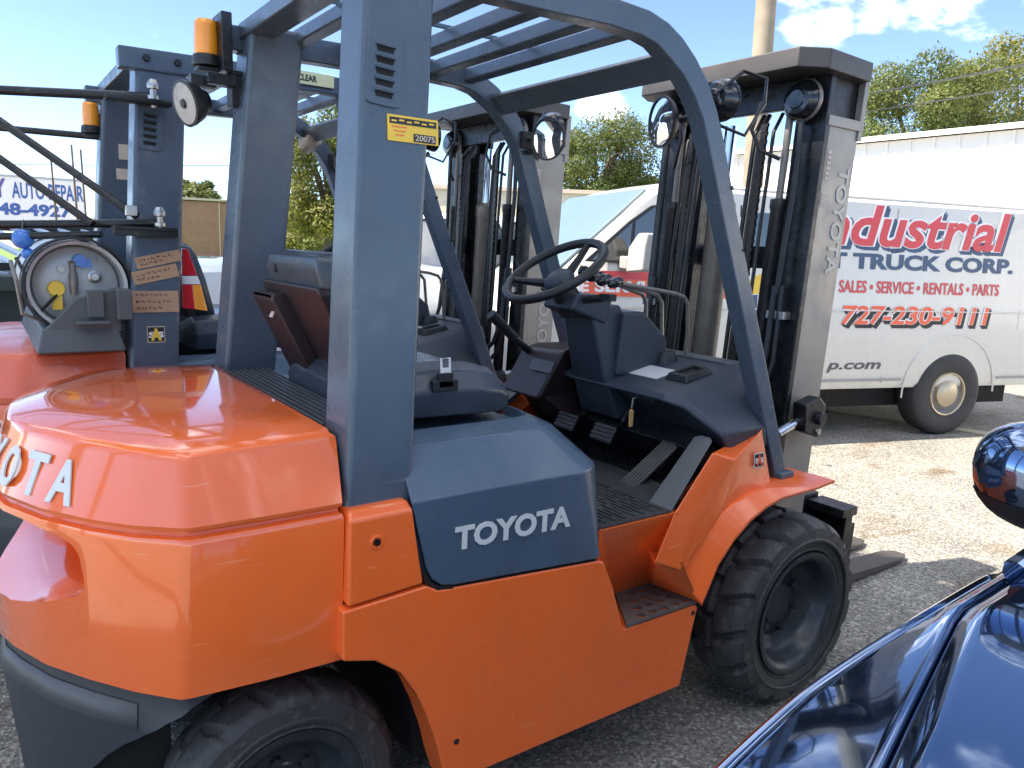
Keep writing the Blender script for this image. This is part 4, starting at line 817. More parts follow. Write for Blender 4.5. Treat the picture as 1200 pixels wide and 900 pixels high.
        MB().lathe([(.001, -.47 * s), (.022, -.47 * s), (.026, -.45 * s)], 14, (.245 + ox, 0, .975)).build('pin', BLACKSTEEL, tc_)
        MB().lathe([(.001, -.46 * s), (.012, -.46 * s), (.014, -.45 * s)], 10, (.245 + ox, 0, .925)).build('pin', STEEL, tc_)
    T(MB().box((.07, 0, 2.13), (.03, .66, .10)), 'mast_crossmember', BLACKSTEEL, bevel=.004)
    T(MB().box((.29, 0, 1.55), (.02, .62, .09)), 'mast_crossmember', BLACKSTEEL, bevel=.004)
    T(MB().box((.29, 0, .55), (.02, .62, .16)), 'mast_crossmember', BLACKSTEEL, bevel=.004)
    cc = T(MB().lathe([(.001, .25), (.052, .25), (.052, 1.70), (.056, 1.71), (.056, 1.76), (.03, 1.78), (.001, 1.78)], 24, (.13, .075, 0), 'z'), 'free_lift_cylinder', CYL)
    X(MB().lathe([(.024, 1.76), (.024, 2.06), (.001, 2.06)], 14, (.13, .075, 0), 'z')).build('piston_rod', CHROME, cc)
    cap = [(-.105, .365), (-.105, -.365), (-.01, -.425), (.27, -.410), (.27, .410), (-.01, .425)]
    m = MB().prism(cap, 2.180, 2.246, 'z')
    T(m, 'mast_cap', MASTCAP, bevel=.005)
    # carriage and forks
    q = MB()
    cg = T(MB().box((.49, 0, .505), (.05, .92, .11)).box((.49, 0, .20), (.05, .92, .10)).box((.40, .30, .36), (.17, .035, .50)).box((.40, -.30, .36), (.17, .035, .50)).box((.505, -.445, .36), (.075, .028, .30)).box((.505, .445, .36), (.075, .028, .30)), 'fork_carriage', BLACKSTEEL, bevel=.004)
    for y in (-.40, .40): X(MB().box((.455, y, .575), (.10, .16, .035))).build('carriage_plate', BLACKSTEEL, cg, .003)
    for y in (-.42, -.15, .15, .42): MB().box((.49 + kx * .5 + ox, y, .572), (.04, .05, .03)).build('carriage_hook', BLACKSTEEL, cg, .003)
    for s in (1, -1):
        q = MB().box((.535, -.115 * s, .31), (.04, .13, .58))
        vs = [(.515, -.18 * s, .02), (.515, -.05 * s, .02), (.515, -.05 * s, .07), (.515, -.18 * s, .07)]
        q.loft([vs, [(1.10, -.18 * s, .018), (1.10, -.05 * s, .018), (1.10, -.05 * s, .058), (1.10, -.18 * s, .058)], [(1.60, -.175 * s, .015), (1.60, -.055 * s, .015), (1.60, -.055 * s, .032), (1.60, -.175 * s, .032)], [(1.68, -.145 * s, .015), (1.68, -.085 * s, .015), (1.68, -.085 * s, .026), (1.68, -.145 * s, .026)]])
        T(q, 'fork', MASTCAP if P.get('main') else BLACKSTEEL, bevel=.003)
    # mast lettering, reading down the side plate
    vs, fs = text_geo('TOYOTA', .38, .066, .0015, .02, space=1.08)
    for s in (1, -1):
        zt = P.get('mast_text', 1.88)
        if P.get('text_up') and s == 1:
            MB().add(vs, fs, 0, frame((.25 + ox + kx * zt, -.3825, zt), (kx, 0, 1), (-1, 0, kx))).build('lettering', MASTLET, root, smooth=False); continue
        fm = frame((.195 + ox + kx * zt, -.3825 * s, zt), (-kx, 0, -1), (1 if s == 1 else -1, 0, -kx))
        if s == -1: fm = frame((.225 + ox + kx * zt, .3825, zt - .5), (kx, 0, 1), (1, 0, -kx)); fm = frame((.195 + ox + kx * zt, .3825, zt), (-kx, 0, -1), (-1, 0, kx))
        MB().add(vs, fs, 0, fm).build('lettering', MASTLET, root, smooth=False)
    for (zz, hh, ww, mt_) in ((1.88, .10, .022, FADERED), (1.76, .05, .030, FADERED)):
        fm = frame((.125 + ox + kx * zz, -.3822, zz), (1, 0, -kx), (kx, 0, 1)); o = MB().box((0, 0, 0), (ww, hh, .0012), xf=fm).build('mast_decal', MASTLET, root)
        for k in range(5): MB().box((0, hh * (.36 - .18 * k), .001), (ww * .8, hh * .07, .0008), xf=fm).build('print_line', mt_, o)
    # front lamps and mirrors on the legs
    for s in (1, -1):
        lx, ly, lz = -.405, -.415, 2.010
        lp = B(MB().lathe([(.001, -.034), (.024, -.034), (.028, -.028), (.044, -.024), (.055, -.008), (.060, .010), (.062, .026), (.054, .028)], 28, (lx, ly * s, lz), 'x'), 'work_lamp', KNOB)
        MB().lathe([(.001, .034), (.04, .032), (.054, .027)], 28, (lx, ly * s, lz), 'x').build('lens', WHITELENS, lp)
        MB().tube([(lx, ly * s, lz - .07), (lx - .03, ly * s, lz - .09), (lx - .10, ly * s, lz - .10)], .009, 8).build('bracket', BLACKSTEEL, lp)
        g = [(lx - .045, (ly - .02) * s, lz + .005), (lx + .03, (ly - .06) * s, lz + .075), (lx + .06, (ly - .12) * s, lz + .05), (lx + .06, (ly - .12) * s, lz - .02), (lx + .02, (ly - .09) * s, lz - .11), (lx - .06, (ly - .03) * s, lz - .075)]
        MB().tube(g, .0055, 6).build('lamp_guard', BLACKSTEEL, lp)
        mx_, my_, mz_ = -.505, -.285, 1.947
        nr = Vector((-.95, .26 * s, -.06)).normalized()
        mo = MB(); c0 = Vector((mx_, my_ * s, mz_)); qn = nr.to_track_quat('Z', 'Y')
        pr_ = [(.001, -.040), (.045, -.034), (.068, -.016), (.076, -.002), (.0765, .005), (.070, .006), (.069, .002)]
        mo.lathe(pr_, 30, (0, 0, 0), 'z'); mo.v = [c0 + qn @ p for p in mo.v]
        mr_ = B(mo, 'rear_view_mirror', BLACK)
        gl = MB().lathe([(.001, .008), (.035, .0065), (.069, .002)], 30, (0, 0, 0), 'z'); gl.v = [c0 + qn @ p for p in gl.v]; gl.build('mirror_glass', MIRROR, mr_)
        MB().tube([c0 - nr * .035, c0 - nr * .055 + Vector((0, -.06 * s, .01)), (-.52, -.425 * s, 1.96)], .010, 8).box((-.50, -.425 * s, 1.955), (.06, .03, .06)).build('mirror_arm', BLACK, mr_)
    return root

# ---- the near forklift
near = make_forklift('bright orange forklift in front, with light grey lettering and dark grey overhead guard', (0, 0, 0), dict(paint=ORANGE, paint_gloss=ORANGE_GLOSS, guard=GUARD, main=True, tilt=.06, steer=0, sharp=True))
def post_frame(z, u, loc=(0, 0, 0)):
    """frame on the outer face of the right rear post at height z, u metres from its rear edge"""
    f = (z - .96) / 1.16; return frame((-1.655 + .089 * f + u, -.565 + .095 * f - .0006, z), (1, 0, 0), (.0767, .0819, 1))
fm = post_frame(1.763, .062)
lb = MB().box((.061, .027, .001), (.122, .054, .002), xf=fm).build('label_plate', YELLOW, near)
MB().box((.061, .0425, .0026), (.112, .013, .001), xf=fm).build('print_band', INK, lb)
for k in range(6): MB().box((.015 + .018 * k, .0425 + (.001 if k % 2 else -.001), .0034), (.012, .0035, .0006), xf=fm).build('print_line', YELLOW, lb)
for k in range(3): MB().box((.028, .030 - .0085 * k, .0026), (.036 - .008 * k, .002, .0008), xf=fm).build('print_line', ORED, lb)
MB().box((.088, .011, .0026), (.054, .017, .001), xf=fm).build('number_panel', INK, lb)
vs, fs = text_geo('20075', .048, .0125, .0006, .02)
MB().add([v + Vector((.0645, .0048, .0034)) for v in vs], fs, 0, fm).build('number', PALECARD, lb, smooth=False)
def sas(parent, fm, w_, pale=PALECARD):
    o = MB().box((0, 0, .0008), (w_, w_, .0016), xf=fm).build('warning_sticker', pale, parent)
    MB().box((0, 0, .0020), (w_ * .9, w_ * .88, .0012), xf=fm).build('field', INK, o)
    vs, fs = text_geo('SS', w_ * .84, w_ * .36, .0008, .04, space=1.5); MB().add([v + Vector((-w_ * .42, -w_ * .20, .0028)) for v in vs], fs, 0, fm).build('print', WHITE, o, smooth=False)
    vs, fs = text_geo('A', w_ * .62, w_ * .74, .0008, .06); MB().add([v + Vector((-w_ * .31, -w_ * .37, .0038)) for v in vs], fs, 0, fm).build('print', YELLOW if pale is PALECARD else ORED, o, smooth=False)
sas(near, frame((-.232, -.5545, .905), (1, -.03, 0), (0, .14, 1)), .046, LETTER)
beacon(near, -1.665, .425, 2.035, .10)
m = MB().box((-1.625, .40, 2.10), (.03, .10, .16)).box((-1.64, .38, 1.995), (.08, .05, .03)); m.build('lamp_bracket', BLACKSTEEL, near, .003)
qn = Vector((-.93, -.25, -.25)).normalized(); c0 = Vector((-1.725, .42, 1.925)); q_ = qn.to_track_quat('Z', 'Y')
m = MB().lathe([(.001, -.065), (.030, -.062), (.034, -.050), (.050, -.035), (.064, -.004), (.066, .006), (.058, .008)], 28, (0, 0, 0), 'z'); m.v = [c0 + q_ @ p for p in m.v]
m.box((-1.68, .42, 1.992), (.07, .035, .03)); wl = m.build('rear_work_lamp', BLACK, near)
m = MB().lathe([(.001, .010), (.058, .007)], 28, (0, 0, 0), 'z'); m.v = [c0 + q_ @ p for p in m.v]; m.build('lens', MASTLET, wl)
m = MB().lathe([(.001, .016), (.012, .015), (.014, .009)], 12, (0, 0, 0), 'z'); m.v = [c0 + q_ @ p for p in m.v]; m.build('bulb_cap', BLACK, wl)

# ---- the second forklift
P2 = dict(paint=OLDORANGE, paint_gloss=OLDORANGE, guard=OLDGUARD, tilt=.035, mx=.03, mast_text=1.02, text_up=True, seat_dx=.11)
L2 = Vector((-.2, 1.42, 0))
far = make_forklift('faded orange gas forklift parked behind the bright one, gas tank on its back', L2, P2)
for zc, h_, u, an, mt in ((1.445, .040, .012, 13, CARD), (1.393, .046, .004, 13, CARD), (1.315, .075, .003, 0, CARD)):
    fm = post_frame(zc, u) @ Matrix.Rotation(R(an), 4, 'Z')
    o = MB().box((.075, 0, .0015), (.150, h_, .003), xf=fm).build('cardboard_note', mt, far)
    rows = {13: 2, 0: 3}[an]
    for r_ in range(rows):
        x = .012; rnd = random.Random(int(zc * 1000) + r_); q = MB()
        while x < .12 - .03 * (r_ == rows - 1):
            l_ = rnd.uniform(.006, .016); yb = h_ * (.30 - .30 * r_) if rows == 3 else h_ * (.18 - .36 * r_)
            pth = [(x + l_ * t / 5, yb + rnd.uniform(-.005, .006), .0036) for t in range(6)]
            q.tube([fm @ Vector(p) for p in pth], .0009, 4); x += l_ + .006
        q.build('handwriting', INK, o, smooth=False)
sas(far, post_frame(1.20, .082), .058)
# rear combination lamp inside the post
cl = MB().loft([[(-1.47, -.47, 1.30), (-1.36, -.47, 1.27), (-1.36, -.42, 1.27), (-1.47, -.42, 1.30)], [(-1.46, -.46, 1.49), (-1.415, -.46, 1.49), (-1.415, -.42, 1.49), (-1.46, -.42, 1.49)]])
a_ = MB().loft([[(-1.45, -.475, 1.285), (-1.405, -.475, 1.280), (-1.405, -.42, 1.280), (-1.45, -.42, 1.285)], [(-1.447, -.47, 1.37), (-1.410, -.47, 1.37), (-1.410, -.42, 1.37), (-1.447, -.42, 1.37)]]).build('rear_lamp', REDLENS, far, .003)
MB().loft([[(-1.405, -.474, 1.280), (-1.360, -.474, 1.272), (-1.360, -.42, 1.272), (-1.405, -.42, 1.280)], [(-1.410, -.469, 1.37), (-1.380, -.469, 1.37), (-1.380, -.42, 1.37), (-1.410, -.42, 1.37)]]).build('amber_lens', AMBER, a_, .003)
MB().loft([[(-1.447, -.470, 1.371), (-1.380, -.470, 1.371), (-1.380, -.42, 1.371), (-1.447, -.42, 1.371)], [(-1.445, -.466, 1.402), (-1.390, -.466, 1.402), (-1.390, -.42, 1.402), (-1.445, -.42, 1.402)]]).build('clear_lens', WHITELENS, a_, .003)
MB().loft([[(-1.445, -.466, 1.403), (-1.390, -.466, 1.403), (-1.390, -.42, 1.403), (-1.445, -.42, 1.403)], [(-1.440, -.46, 1.50), (-1.420, -.46, 1.50), (-1.420, -.42, 1.50), (-1.440, -.42, 1.50)]]).build('red_lens', REDLENS, a_, .003)
beacon(far, -1.605, .42, 1.965, .08)
MB().box((-1.478, .352, 1.90), (.07, .004, .075)).build('paper_tag', PALECARD, far); MB().box((-1.490, .360, 1.815), (.07, .004, .075)).build('paper_tag', PALECARD, far)
# clear-height sign on its roof
SGX, SGZ = -1.02, 2.157
sg = MB().box((SGX + .075, -.482, SGZ - .005), (.15, .010, .05)).box((SGX + .205, -.455, SGZ - .03), (.03, .09, .11)).box((SGX + .205, -.455, SGZ - .13), (.022, .03, .10)).build('sign_bracket', OLDGUARD, far, .003)
fm = frame((SGX, -.490, SGZ - .025), (1, 0, 0), (0, 0, 1)); MB().box((.075, .022, 0), (.15, .046, .003), xf=fm).build('sign_panel', CLEARSIGN, sg)
vs, fs = text_geo('CLEAR', .075, .024, .001, .03); MB().add([v + Vector((.006, .010, .0016)) for v in vs], fs, 0, fm).build('sign_text', INK, sg, smooth=False)
# rag tied to the curved leg
rg_ = MB().ellipsoid((-.62, .42, 2.05), (.045, .05, .075), (0.3, 0.5, 0), 14, 10); rr0 = random.Random(3)
rg_.v = [p + Vector((rr0.uniform(-.012, .012), rr0.uniform(-.012, .012), rr0.uniform(-.012, .012))) for p in rg_.v]; rg_.build('rag', PALECARD, far, angle=70)
# swing frame hinged on the near rear post
dr = Vector((-.83, .555, 0))
bo = MB(); top = Vector((-1.60, -.52, 2.003)); bot = Vector((-1.60, -.54, 1.585))
sf = MB().tube([top + Vector((.08, -.01, 0)), top + dr * 1.9], .0155, 10).build('swing_frame', BLACKSTEEL, far)
MB().tube([bot + Vector((.06, -.01, 0)), bot + dr * 1.9 + Vector((0, 0, -.095))], .0145, 10).build('rod', BLACKSTEEL, sf)
MB().tube([bot + Vector((0, -.02, .02)), top + dr * .56 + Vector((0, -.02, -.02))], .0135, 10).build('rod', BLACKSTEEL, sf)
MB().tube([bot + dr * .15 + Vector((0, -.015, -.012)), top + dr * .74 + Vector((0, -.015, -.02))], .0135, 10).build('rod', BLACKSTEEL, sf)
MB().tube([Vector((-1.56, .42, 1.955)), Vector((-1.56, .42, 1.955)) + dr * 1.9 + Vector((0, 0, .09))], .014, 10).build('rod', BLACKSTEEL, sf)
MB().tube([bot + dr * .12 + Vector((0, .0, -.045)), bot + dr * 1.9 + Vector((0, 0, -.15))], .012, 10).build('rod', BLACKSTEEL, sf)
for zc, pt in ((2.003, top), (1.585, bot)):
    b_ = MB().box((-1.575, -.53 if zc > 1.8 else -.55, zc - .02), (.20, .07, .012)).box((-1.575, -.555 if zc > 1.8 else -.575, zc - .033 if zc < 1.8 else zc - .02), (.20, .008, .026 if zc < 1.8 else .02)).build('hinge_bracket', BLACKSTEEL, sf, .002)
    yb = -.545 if zc > 1.8 else -.565
    MB().lathe([(.001, -.045), (.008, -.045), (.008, -.02), (.018, -.018), (.018, -.006), (.010, -.004), (.010, .014), (.018, .016), (.020, .030), (.012, .046), (.001, .048)], 14, (-1.53, yb, zc + .008), 'z').build('hinge_bolt', STEEL, sf)
MB().box((-1.62, -.578, 1.622), (.035, .02, .035)).build('bolt', STEEL, sf, .003)
# tank bracket
tb = MB().loft([[(-1.92, -.62, 1.155), (-1.66, -.62, 1.155), (-1.66, .30, 1.155), (-1.92, .30, 1.155)], [(-1.90, -.60, 1.235), (-1.68, -.60, 1.235), (-1.68, .28, 1.235), (-1.90, .28, 1.235)]]).build('tank_bracket', GREYTRIM, far, .008)
MB().loft([[(-1.90, -.60, 1.22), (-1.67, -.60, 1.22), (-1.67, -.57, 1.22), (-1.90, -.57, 1.22)], [(-1.80, -.60, 1.33), (-1.67, -.60, 1.37), (-1.67, -.57, 1.37), (-1.80, -.57, 1.33)]]).build('bracket_plate', GREYTRIM, tb, .004)
MB().box((-1.665, -.63, 1.315), (.045, .07, .10)).box((-1.755, -.625, 1.255), (.10, .05, .012)).box((-1.745, -.61, 1.315), (.05, .03, .09)).build('latch', GREYTRIM, tb, .004)

# ---------------------------------------------------------------- gas tank on the second forklift
tk = thing('gas_tank', (-1.98, 1.42, 1.365), 'dull grey gas tank lying across the back of the second forklift', 'gas tank')
TR = .152
prof = [(.001, -.50), (.05, -.498), (.09, -.488), (.122, -.468), (.143, -.437), (TR, -.40)]
m = MB(); m.lathe([(.001, -.440), (.05, -.442), (.10, -.436), (.128, -.425), (.136, -.41), (.139, -.50), (.150, -.505), (TR, -.495), (TR, .38), (.143, .417), (.122, .448), (.09, .468), (.001, .48)], 48)
tkb = m.build('cylinder_shell', TANK, tk)
for y in (-.30, .15): MB().lathe([(TR + .002, y - .018), (TR + .007, y - .016), (TR + .007, y + .016), (TR + .002, y + .018)], 40).build('strap', BLACKSTEEL, tk)
m = MB().lathe([(TR + .004, -.515), (TR + .012, -.515), (TR + .012, -.46), (TR + .004, -.46)], 40); m.build('end_band', BLACK, tk)
MB().lathe([(.001, -.475), (.024, -.475), (.026, -.468), (.026, -.445)], 20, (-.062, 0, -.01)).box((-.062, -.46, -.05), (.03, .02, .06)).build('yellow_cap', YELLOW, tk)
MB().lathe([(.001, -.470), (.020, -.470), (.022, -.44)], 18, (.012, 0, .085)).box((.03, -.455, .075), (.03, .02, .03)).build('blue_cap', BLUEPL, tk)
MB().lathe([(.001, -.462), (.012, -.462), (.014, -.458), (.022, -.456), (.022, -.44)], 18, (.055, 0, .03)).build('gauge', STEEL, tk)
MB().lathe([(.001, -.462), (.012, -.462), (.012, -.44)], 14, (-.045, 0, .055)).build('fitting', TANK, tk)
MB().lathe([(.001, -.030), (.012, -.030), (.014, 0), (.014, .04), (.010, .045), (.010, .075), (.016, .08), (.001, .085)], 12, (-.01, -.46, .0), 'z').build('valve', CYL, tk)
MB().tube([(-.062, -.47, -.03), (-.13, -.50, -.10), (-.155, -.50, -.04), (-.15, -.50, .04), (-.17, -.47, .09)], .006, 6).build('hose', BLACK, tk)
MB().tube([(-.10, -.48, -.12), (-.165, -.50, -.09), (-.175, -.50, .02), (-.185, -.45, .08)], .006, 6).build('hose', CYL, tk)

# ---------------------------------------------------------------- lettered van
vn = thing('van', (4.965, 1.283, 0), 'white service van with red and blue lettering parked behind the forklifts', 'van', rz=math.atan2(.3007, -.9537))
def vsec(x, zt, w=1.0, zb=.45):
    def cl(z): return min(z, zt)
    k = []
    P_ = [(.02, zb), (.045, zb + .05), (.055, 1.00), (.050, 1.20), (.030, 1.55), (.000, 2.035), (-.030, 2.070), (-.12, 2.105), (-.45, 2.12), (-.95, 2.125)]
    for y, z in P_:
        if z > zt - .10: f = max(0, min(1, (z - (zt - .10)) / (2.125 - (zt - .10) + 1e-6))); z2 = zt - .10 + .10 * f; y2 = y - (.06 * f if zt < 2.0 else 0)
        else: z2, y2 = z, y
        k.append((x, (y2 + .95) * w - .95, z2))
    return k + [(x, -1.9 - y, z) for x, y, z in reversed(k[:-1])]
st = [(-1.30, 2.02, .97), (-1.27, 2.10, .99), (-1.1, 2.125, 1), (0, 2.125, 1), (1.2, 2.125, 1), (2.4, 2.125, 1), (2.85, 2.115, 1), (3.08, 2.04, .99), (3.45, 1.72, .985), (3.82, 1.40, .98), (4.05, 1.30, .965), (4.25, 1.20, .94), (4.36, 1.06, .90)]
body = MB().loft([vsec(*s_) for s_ in st]).build('body', VANWHITE, vn, angle=35)
c = MB()
for x in (0, 3.5): c.lathe([(.001, .2), (.53, .2), (.53, -.40), (.001, -.40)], 40, (x, 0, .40)); c.lathe([(.001, -1.5), (.53, -1.5), (.53, -2.2), (.001, -2.2)], 40, (x, 0, .40))
boolean(body, c.build('cut', UNDER))
for x in (0, 3.5): MB().box((x, -.95, .62), (.9, 1.10, .5)).build('wheel_well', UNDER, vn)
MB().box((1.6, -.95, .36), (5.2, 1.5, .24)).build('chassis', UNDER, vn)
for x in (0, 3.5):
    ar = MB(); q0 = [(math.cos(R(a)), math.sin(R(a))) for a in range(-4, 185, 8)]
    ar.tube([(x + .533 * a, .052, .40 + .533 * b) for a, b in q0], .008, 6); ar.build('arch_lip', VANWHITE, body)
for x in (0, 3.5):
    for y in (-.06, -1.84):
        s = 1 if y > -1 else -1
        whl = MB().lathe([(.205, .10 * s), (.20, .115 * s), (.195, .09 * s), (.16, .05 * s), (.14, .07 * s), (.125, .085 * s), (.001, .085 * s)], 32).build('wheel', VANGREY, vn, loc=(x, y, .385))
        MB().lathe([(.205, -.11), (.25, -.125), (.33, -.125), (.368, -.11), (.383, -.085), (.385, 0), (.383, .085), (.368, .11), (.33, .125), (.25, .125), (.205, .11)], 48).build('tyre', VANTYRE, whl)
        MB().lathe([(.128, .088 * s), (.120, .112 * s), (.09, .124 * s), (.04, .132 * s), (.001, .133 * s)], 32).build('hubcap', HUB, whl)
        MB().lathe([(.205, .108 * s), (.198, .122 * s), (.185, .118 * s), (.180, .10 * s)], 32).build('trim_ring', HUB, whl)
# glass
def slab(pts, n_, th, name, m, parent, bevel=0):
    n_ = Vector(n_).normalized() * th; return MB().loft([[Vector(p) - n_ for p in pts], [Vector(p) + n_ for p in pts]]).build(name, m, parent, bevel)
WSG = glass('windscreen_glass', (0.16, 0.22, 0.25))
ws = [(3.07, -.16, 2.020), (3.07, -1.74, 2.020), (3.80, -1.83, 1.395), (3.80, -.07, 1.395)]
slab([(x + .02, y, z + .02) for x, y, z in ws], (.65, 0, .76), .012, 'windscreen', WSG, vn, .01)
def yz(z): return float(np.interp(z, [.5, 1.0, 1.2, 1.55, 2.035, 2.07], [.045, .055, .050, .030, .0, -.03]))
def side(pts, name, m, th=.006, parent=vn): return MB().loft([[(x, yz(z) - .012, z) for x, z in pts], [(x, yz(z) + th, z) for x, z in pts]]).build(name, m, parent)
dw = side([(3.66, 1.47), (3.30, 1.78), (3.12, 1.905), (2.98, 1.93), (2.42, 1.93), (2.38, 1.90), (2.38, 1.50), (2.42, 1.46)], 'door_window', BLACK, .004)
side([(3.60, 1.485), (3.28, 1.77), (3.30, 1.485)], 'quarter_pane', VGLASS, .008)
side([(3.27, 1.485), (3.25, 1.785), (3.10, 1.89), (2.98, 1.91), (2.44, 1.91), (2.41, 1.88), (2.41, 1.52), (2.44, 1.485)], 'door_glass', VGLASS, .008)
side([(2.30, 1.50), (2.30, 1.90), (1.98, 1.90), (1.98, 1.50)], 'side_window', VGLASS, .008)
side([(3.68, .55), (3.69, 1.44), (3.67, 1.44), (3.66, .55)], 'door_seam', INK, .003); side([(2.335, .55), (2.335, 1.95), (2.322, 1.95), (2.322, .55)], 'door_seam', INK, .003)
side([(.78, .50), (.78, 2.0), (.77, 2.0), (.77, .50)], 'body_seam', VANGREY, .003); side([(-1.02, .50), (-1.02, 2.0), (-1.03, 2.0), (-1.03, .50)], 'body_seam', VANGREY, .003)
side([(-.72, .98), (-.72, 1.16), (-.90, 1.16), (-.90, .98)], 'fuel_flap', VANWHITE, .004); side([(-1.14, .70), (-1.14, .76), (-1.24, .76), (-1.24, .70)], 'marker_lamp', REDLENS, .008)
MB().tube([(2.9, .052, .53), (.56, .052, .53)], .010, 6).build('sill_moulding', VANGREY, vn); MB().tube([(-.56, .052, .53), (-1.22, .050, .53)], .010, 6).build('sill_moulding', VANGREY, vn)
MB().tube([(3.0, -.03, 2.05), (2.4, -.035, 2.075), (.5, -.035, 2.08), (-1.2, -.035, 2.075)], .012, 6).build('drip_rail', VANWHITE, vn)
MB().tube([(3.75, .056, 1.135), (2.0, .058, 1.135), (-1.24, .055, 1.135)], .006, 6).build('side_crease', VANWHITE, vn)
MB().box((-1.33, -.95, .52), (.14, 1.95, .16)).build('rear_bumper', VANGREY, vn, .02); MB().box((4.36, -.95, .52), (.16, 1.9, .2)).build('front_bumper', VANGREY, vn, .03)
MB().box((4.37, -.95, .86), (.05, 1.3, .26)).build('radiator_grille', BLACK, vn, .01)
for y in (-.22, -1.68): MB().box((4.33, y, .88), (.08, .28, .2)).build('headlight', WHITELENS, vn, .02)
mi = MB().loft([[(3.27, .13, 1.40), (3.37, .14, 1.40), (3.37, .40, 1.42), (3.27, .40, 1.42)], [(3.25, .12, 1.58), (3.36, .14, 1.58), (3.36, .40, 1.60), (3.25, .40, 1.60)], [(3.25, .24, 1.69), (3.34, .25, 1.69), (3.34, .39, 1.69), (3.25, .39, 1.69)]]).box((3.33, .08, 1.47), (.09, .16, .10)).build('door_mirror', VANGREY, vn, .018, 3)
MB().box((3.245, .30, 1.57), (.008, .15, .18)).build('mirror_glass', MIRROR, mi)
MB().box((2.50, .062, 1.34), (.13, .02, .035)).build('door_handle', INK, vn, .006)
def vtext(txt, x0, x1, z0, h, layers, bold=.02, shear=0, space=1.0):
    for dx, dz, bo, ext, m in layers:
        k = bo - bold; W_ = x0 - x1
        vs, fs = text_geo(txt, W_ + 2 * k * h * .9, h + 2 * k * h * .9, .0008, bo, shear, 3, space)
        nz_ = z0 + h / 2; tl = (yz(z0 + h) - yz(z0)) / h
        fm = frame((x0 + k * h * .9 - dx, yz(z0) + ext + .002, z0 - k * h * .9 + dz), (-1, 0, 0), (0, tl, 1))
        MB().add(vs, fs, 0, fm).build('lettering', m, vn, smooth=False)
vtext('Industrial', 1.70, -.50, 1.675, .345, [(.035, -.035, .075, .001, BLUEINK), (.018, -.018, .075, .0014, BLUEINK), (0, 0, .058, .003, WHITE), (0, 0, .025, .0045, RED)], .025, .22)
vtext('LIFT TRUCK CORP.', 1.78, -.585, 1.485, .135, [(0, 0, .045, .001, BLUEINK)], .045)
vtext('SALES • SERVICE • RENTALS • PARTS', 1.335, -.44, 1.285, .105, [(0, 0, .02, .0025, RED)], .02)
vtext('727-230-9111', 1.285, -.345, 1.015, .165, [(.030, -.030, .075, .001, INK), (.015, -.015, .075, .0014, INK), (0, 0, .055, .003, WHITE), (0, 0, .025, .0045, ORED)], .025, .12)
vtext('p.com', 1.372, .80, .600, .085, [(0, 0, .02, .0015, GREYTRIM)], .02, .2)
side([(3.655, 1.215), (3.655, 1.405), (2.37, 1.405), (2.37, 1.215)], 'red_banner', ORED, .0012); side([(3.655, 1.345), (3.655, 1.405), (2.37, 1.405), (2.37, 1.345)], 'red_band', RED, .002)
vtext('E SERVICE', 3.70, 2.93, 1.245, .090, [(0, 0, .04, .0022, WHITE)], .04)
side([(2.09, 1.36), (2.05, 1.36), (2.02, 1.86), (2.06, 1.86)], 'red_stripe', RED, .002)
side([(2.22, 1.25), (2.22, 1.36), (2.12, 1.42), (2.04, 1.36), (2.05, 1.22), (2.13, 1.26)], 'yellow_mark', YELLOW, .0024)
side([(2.26, 1.08), (2.26, 1.24), (2.13, 1.25), (2.13, 1.08)], 'dark_mark', BLUEINK, .0024)

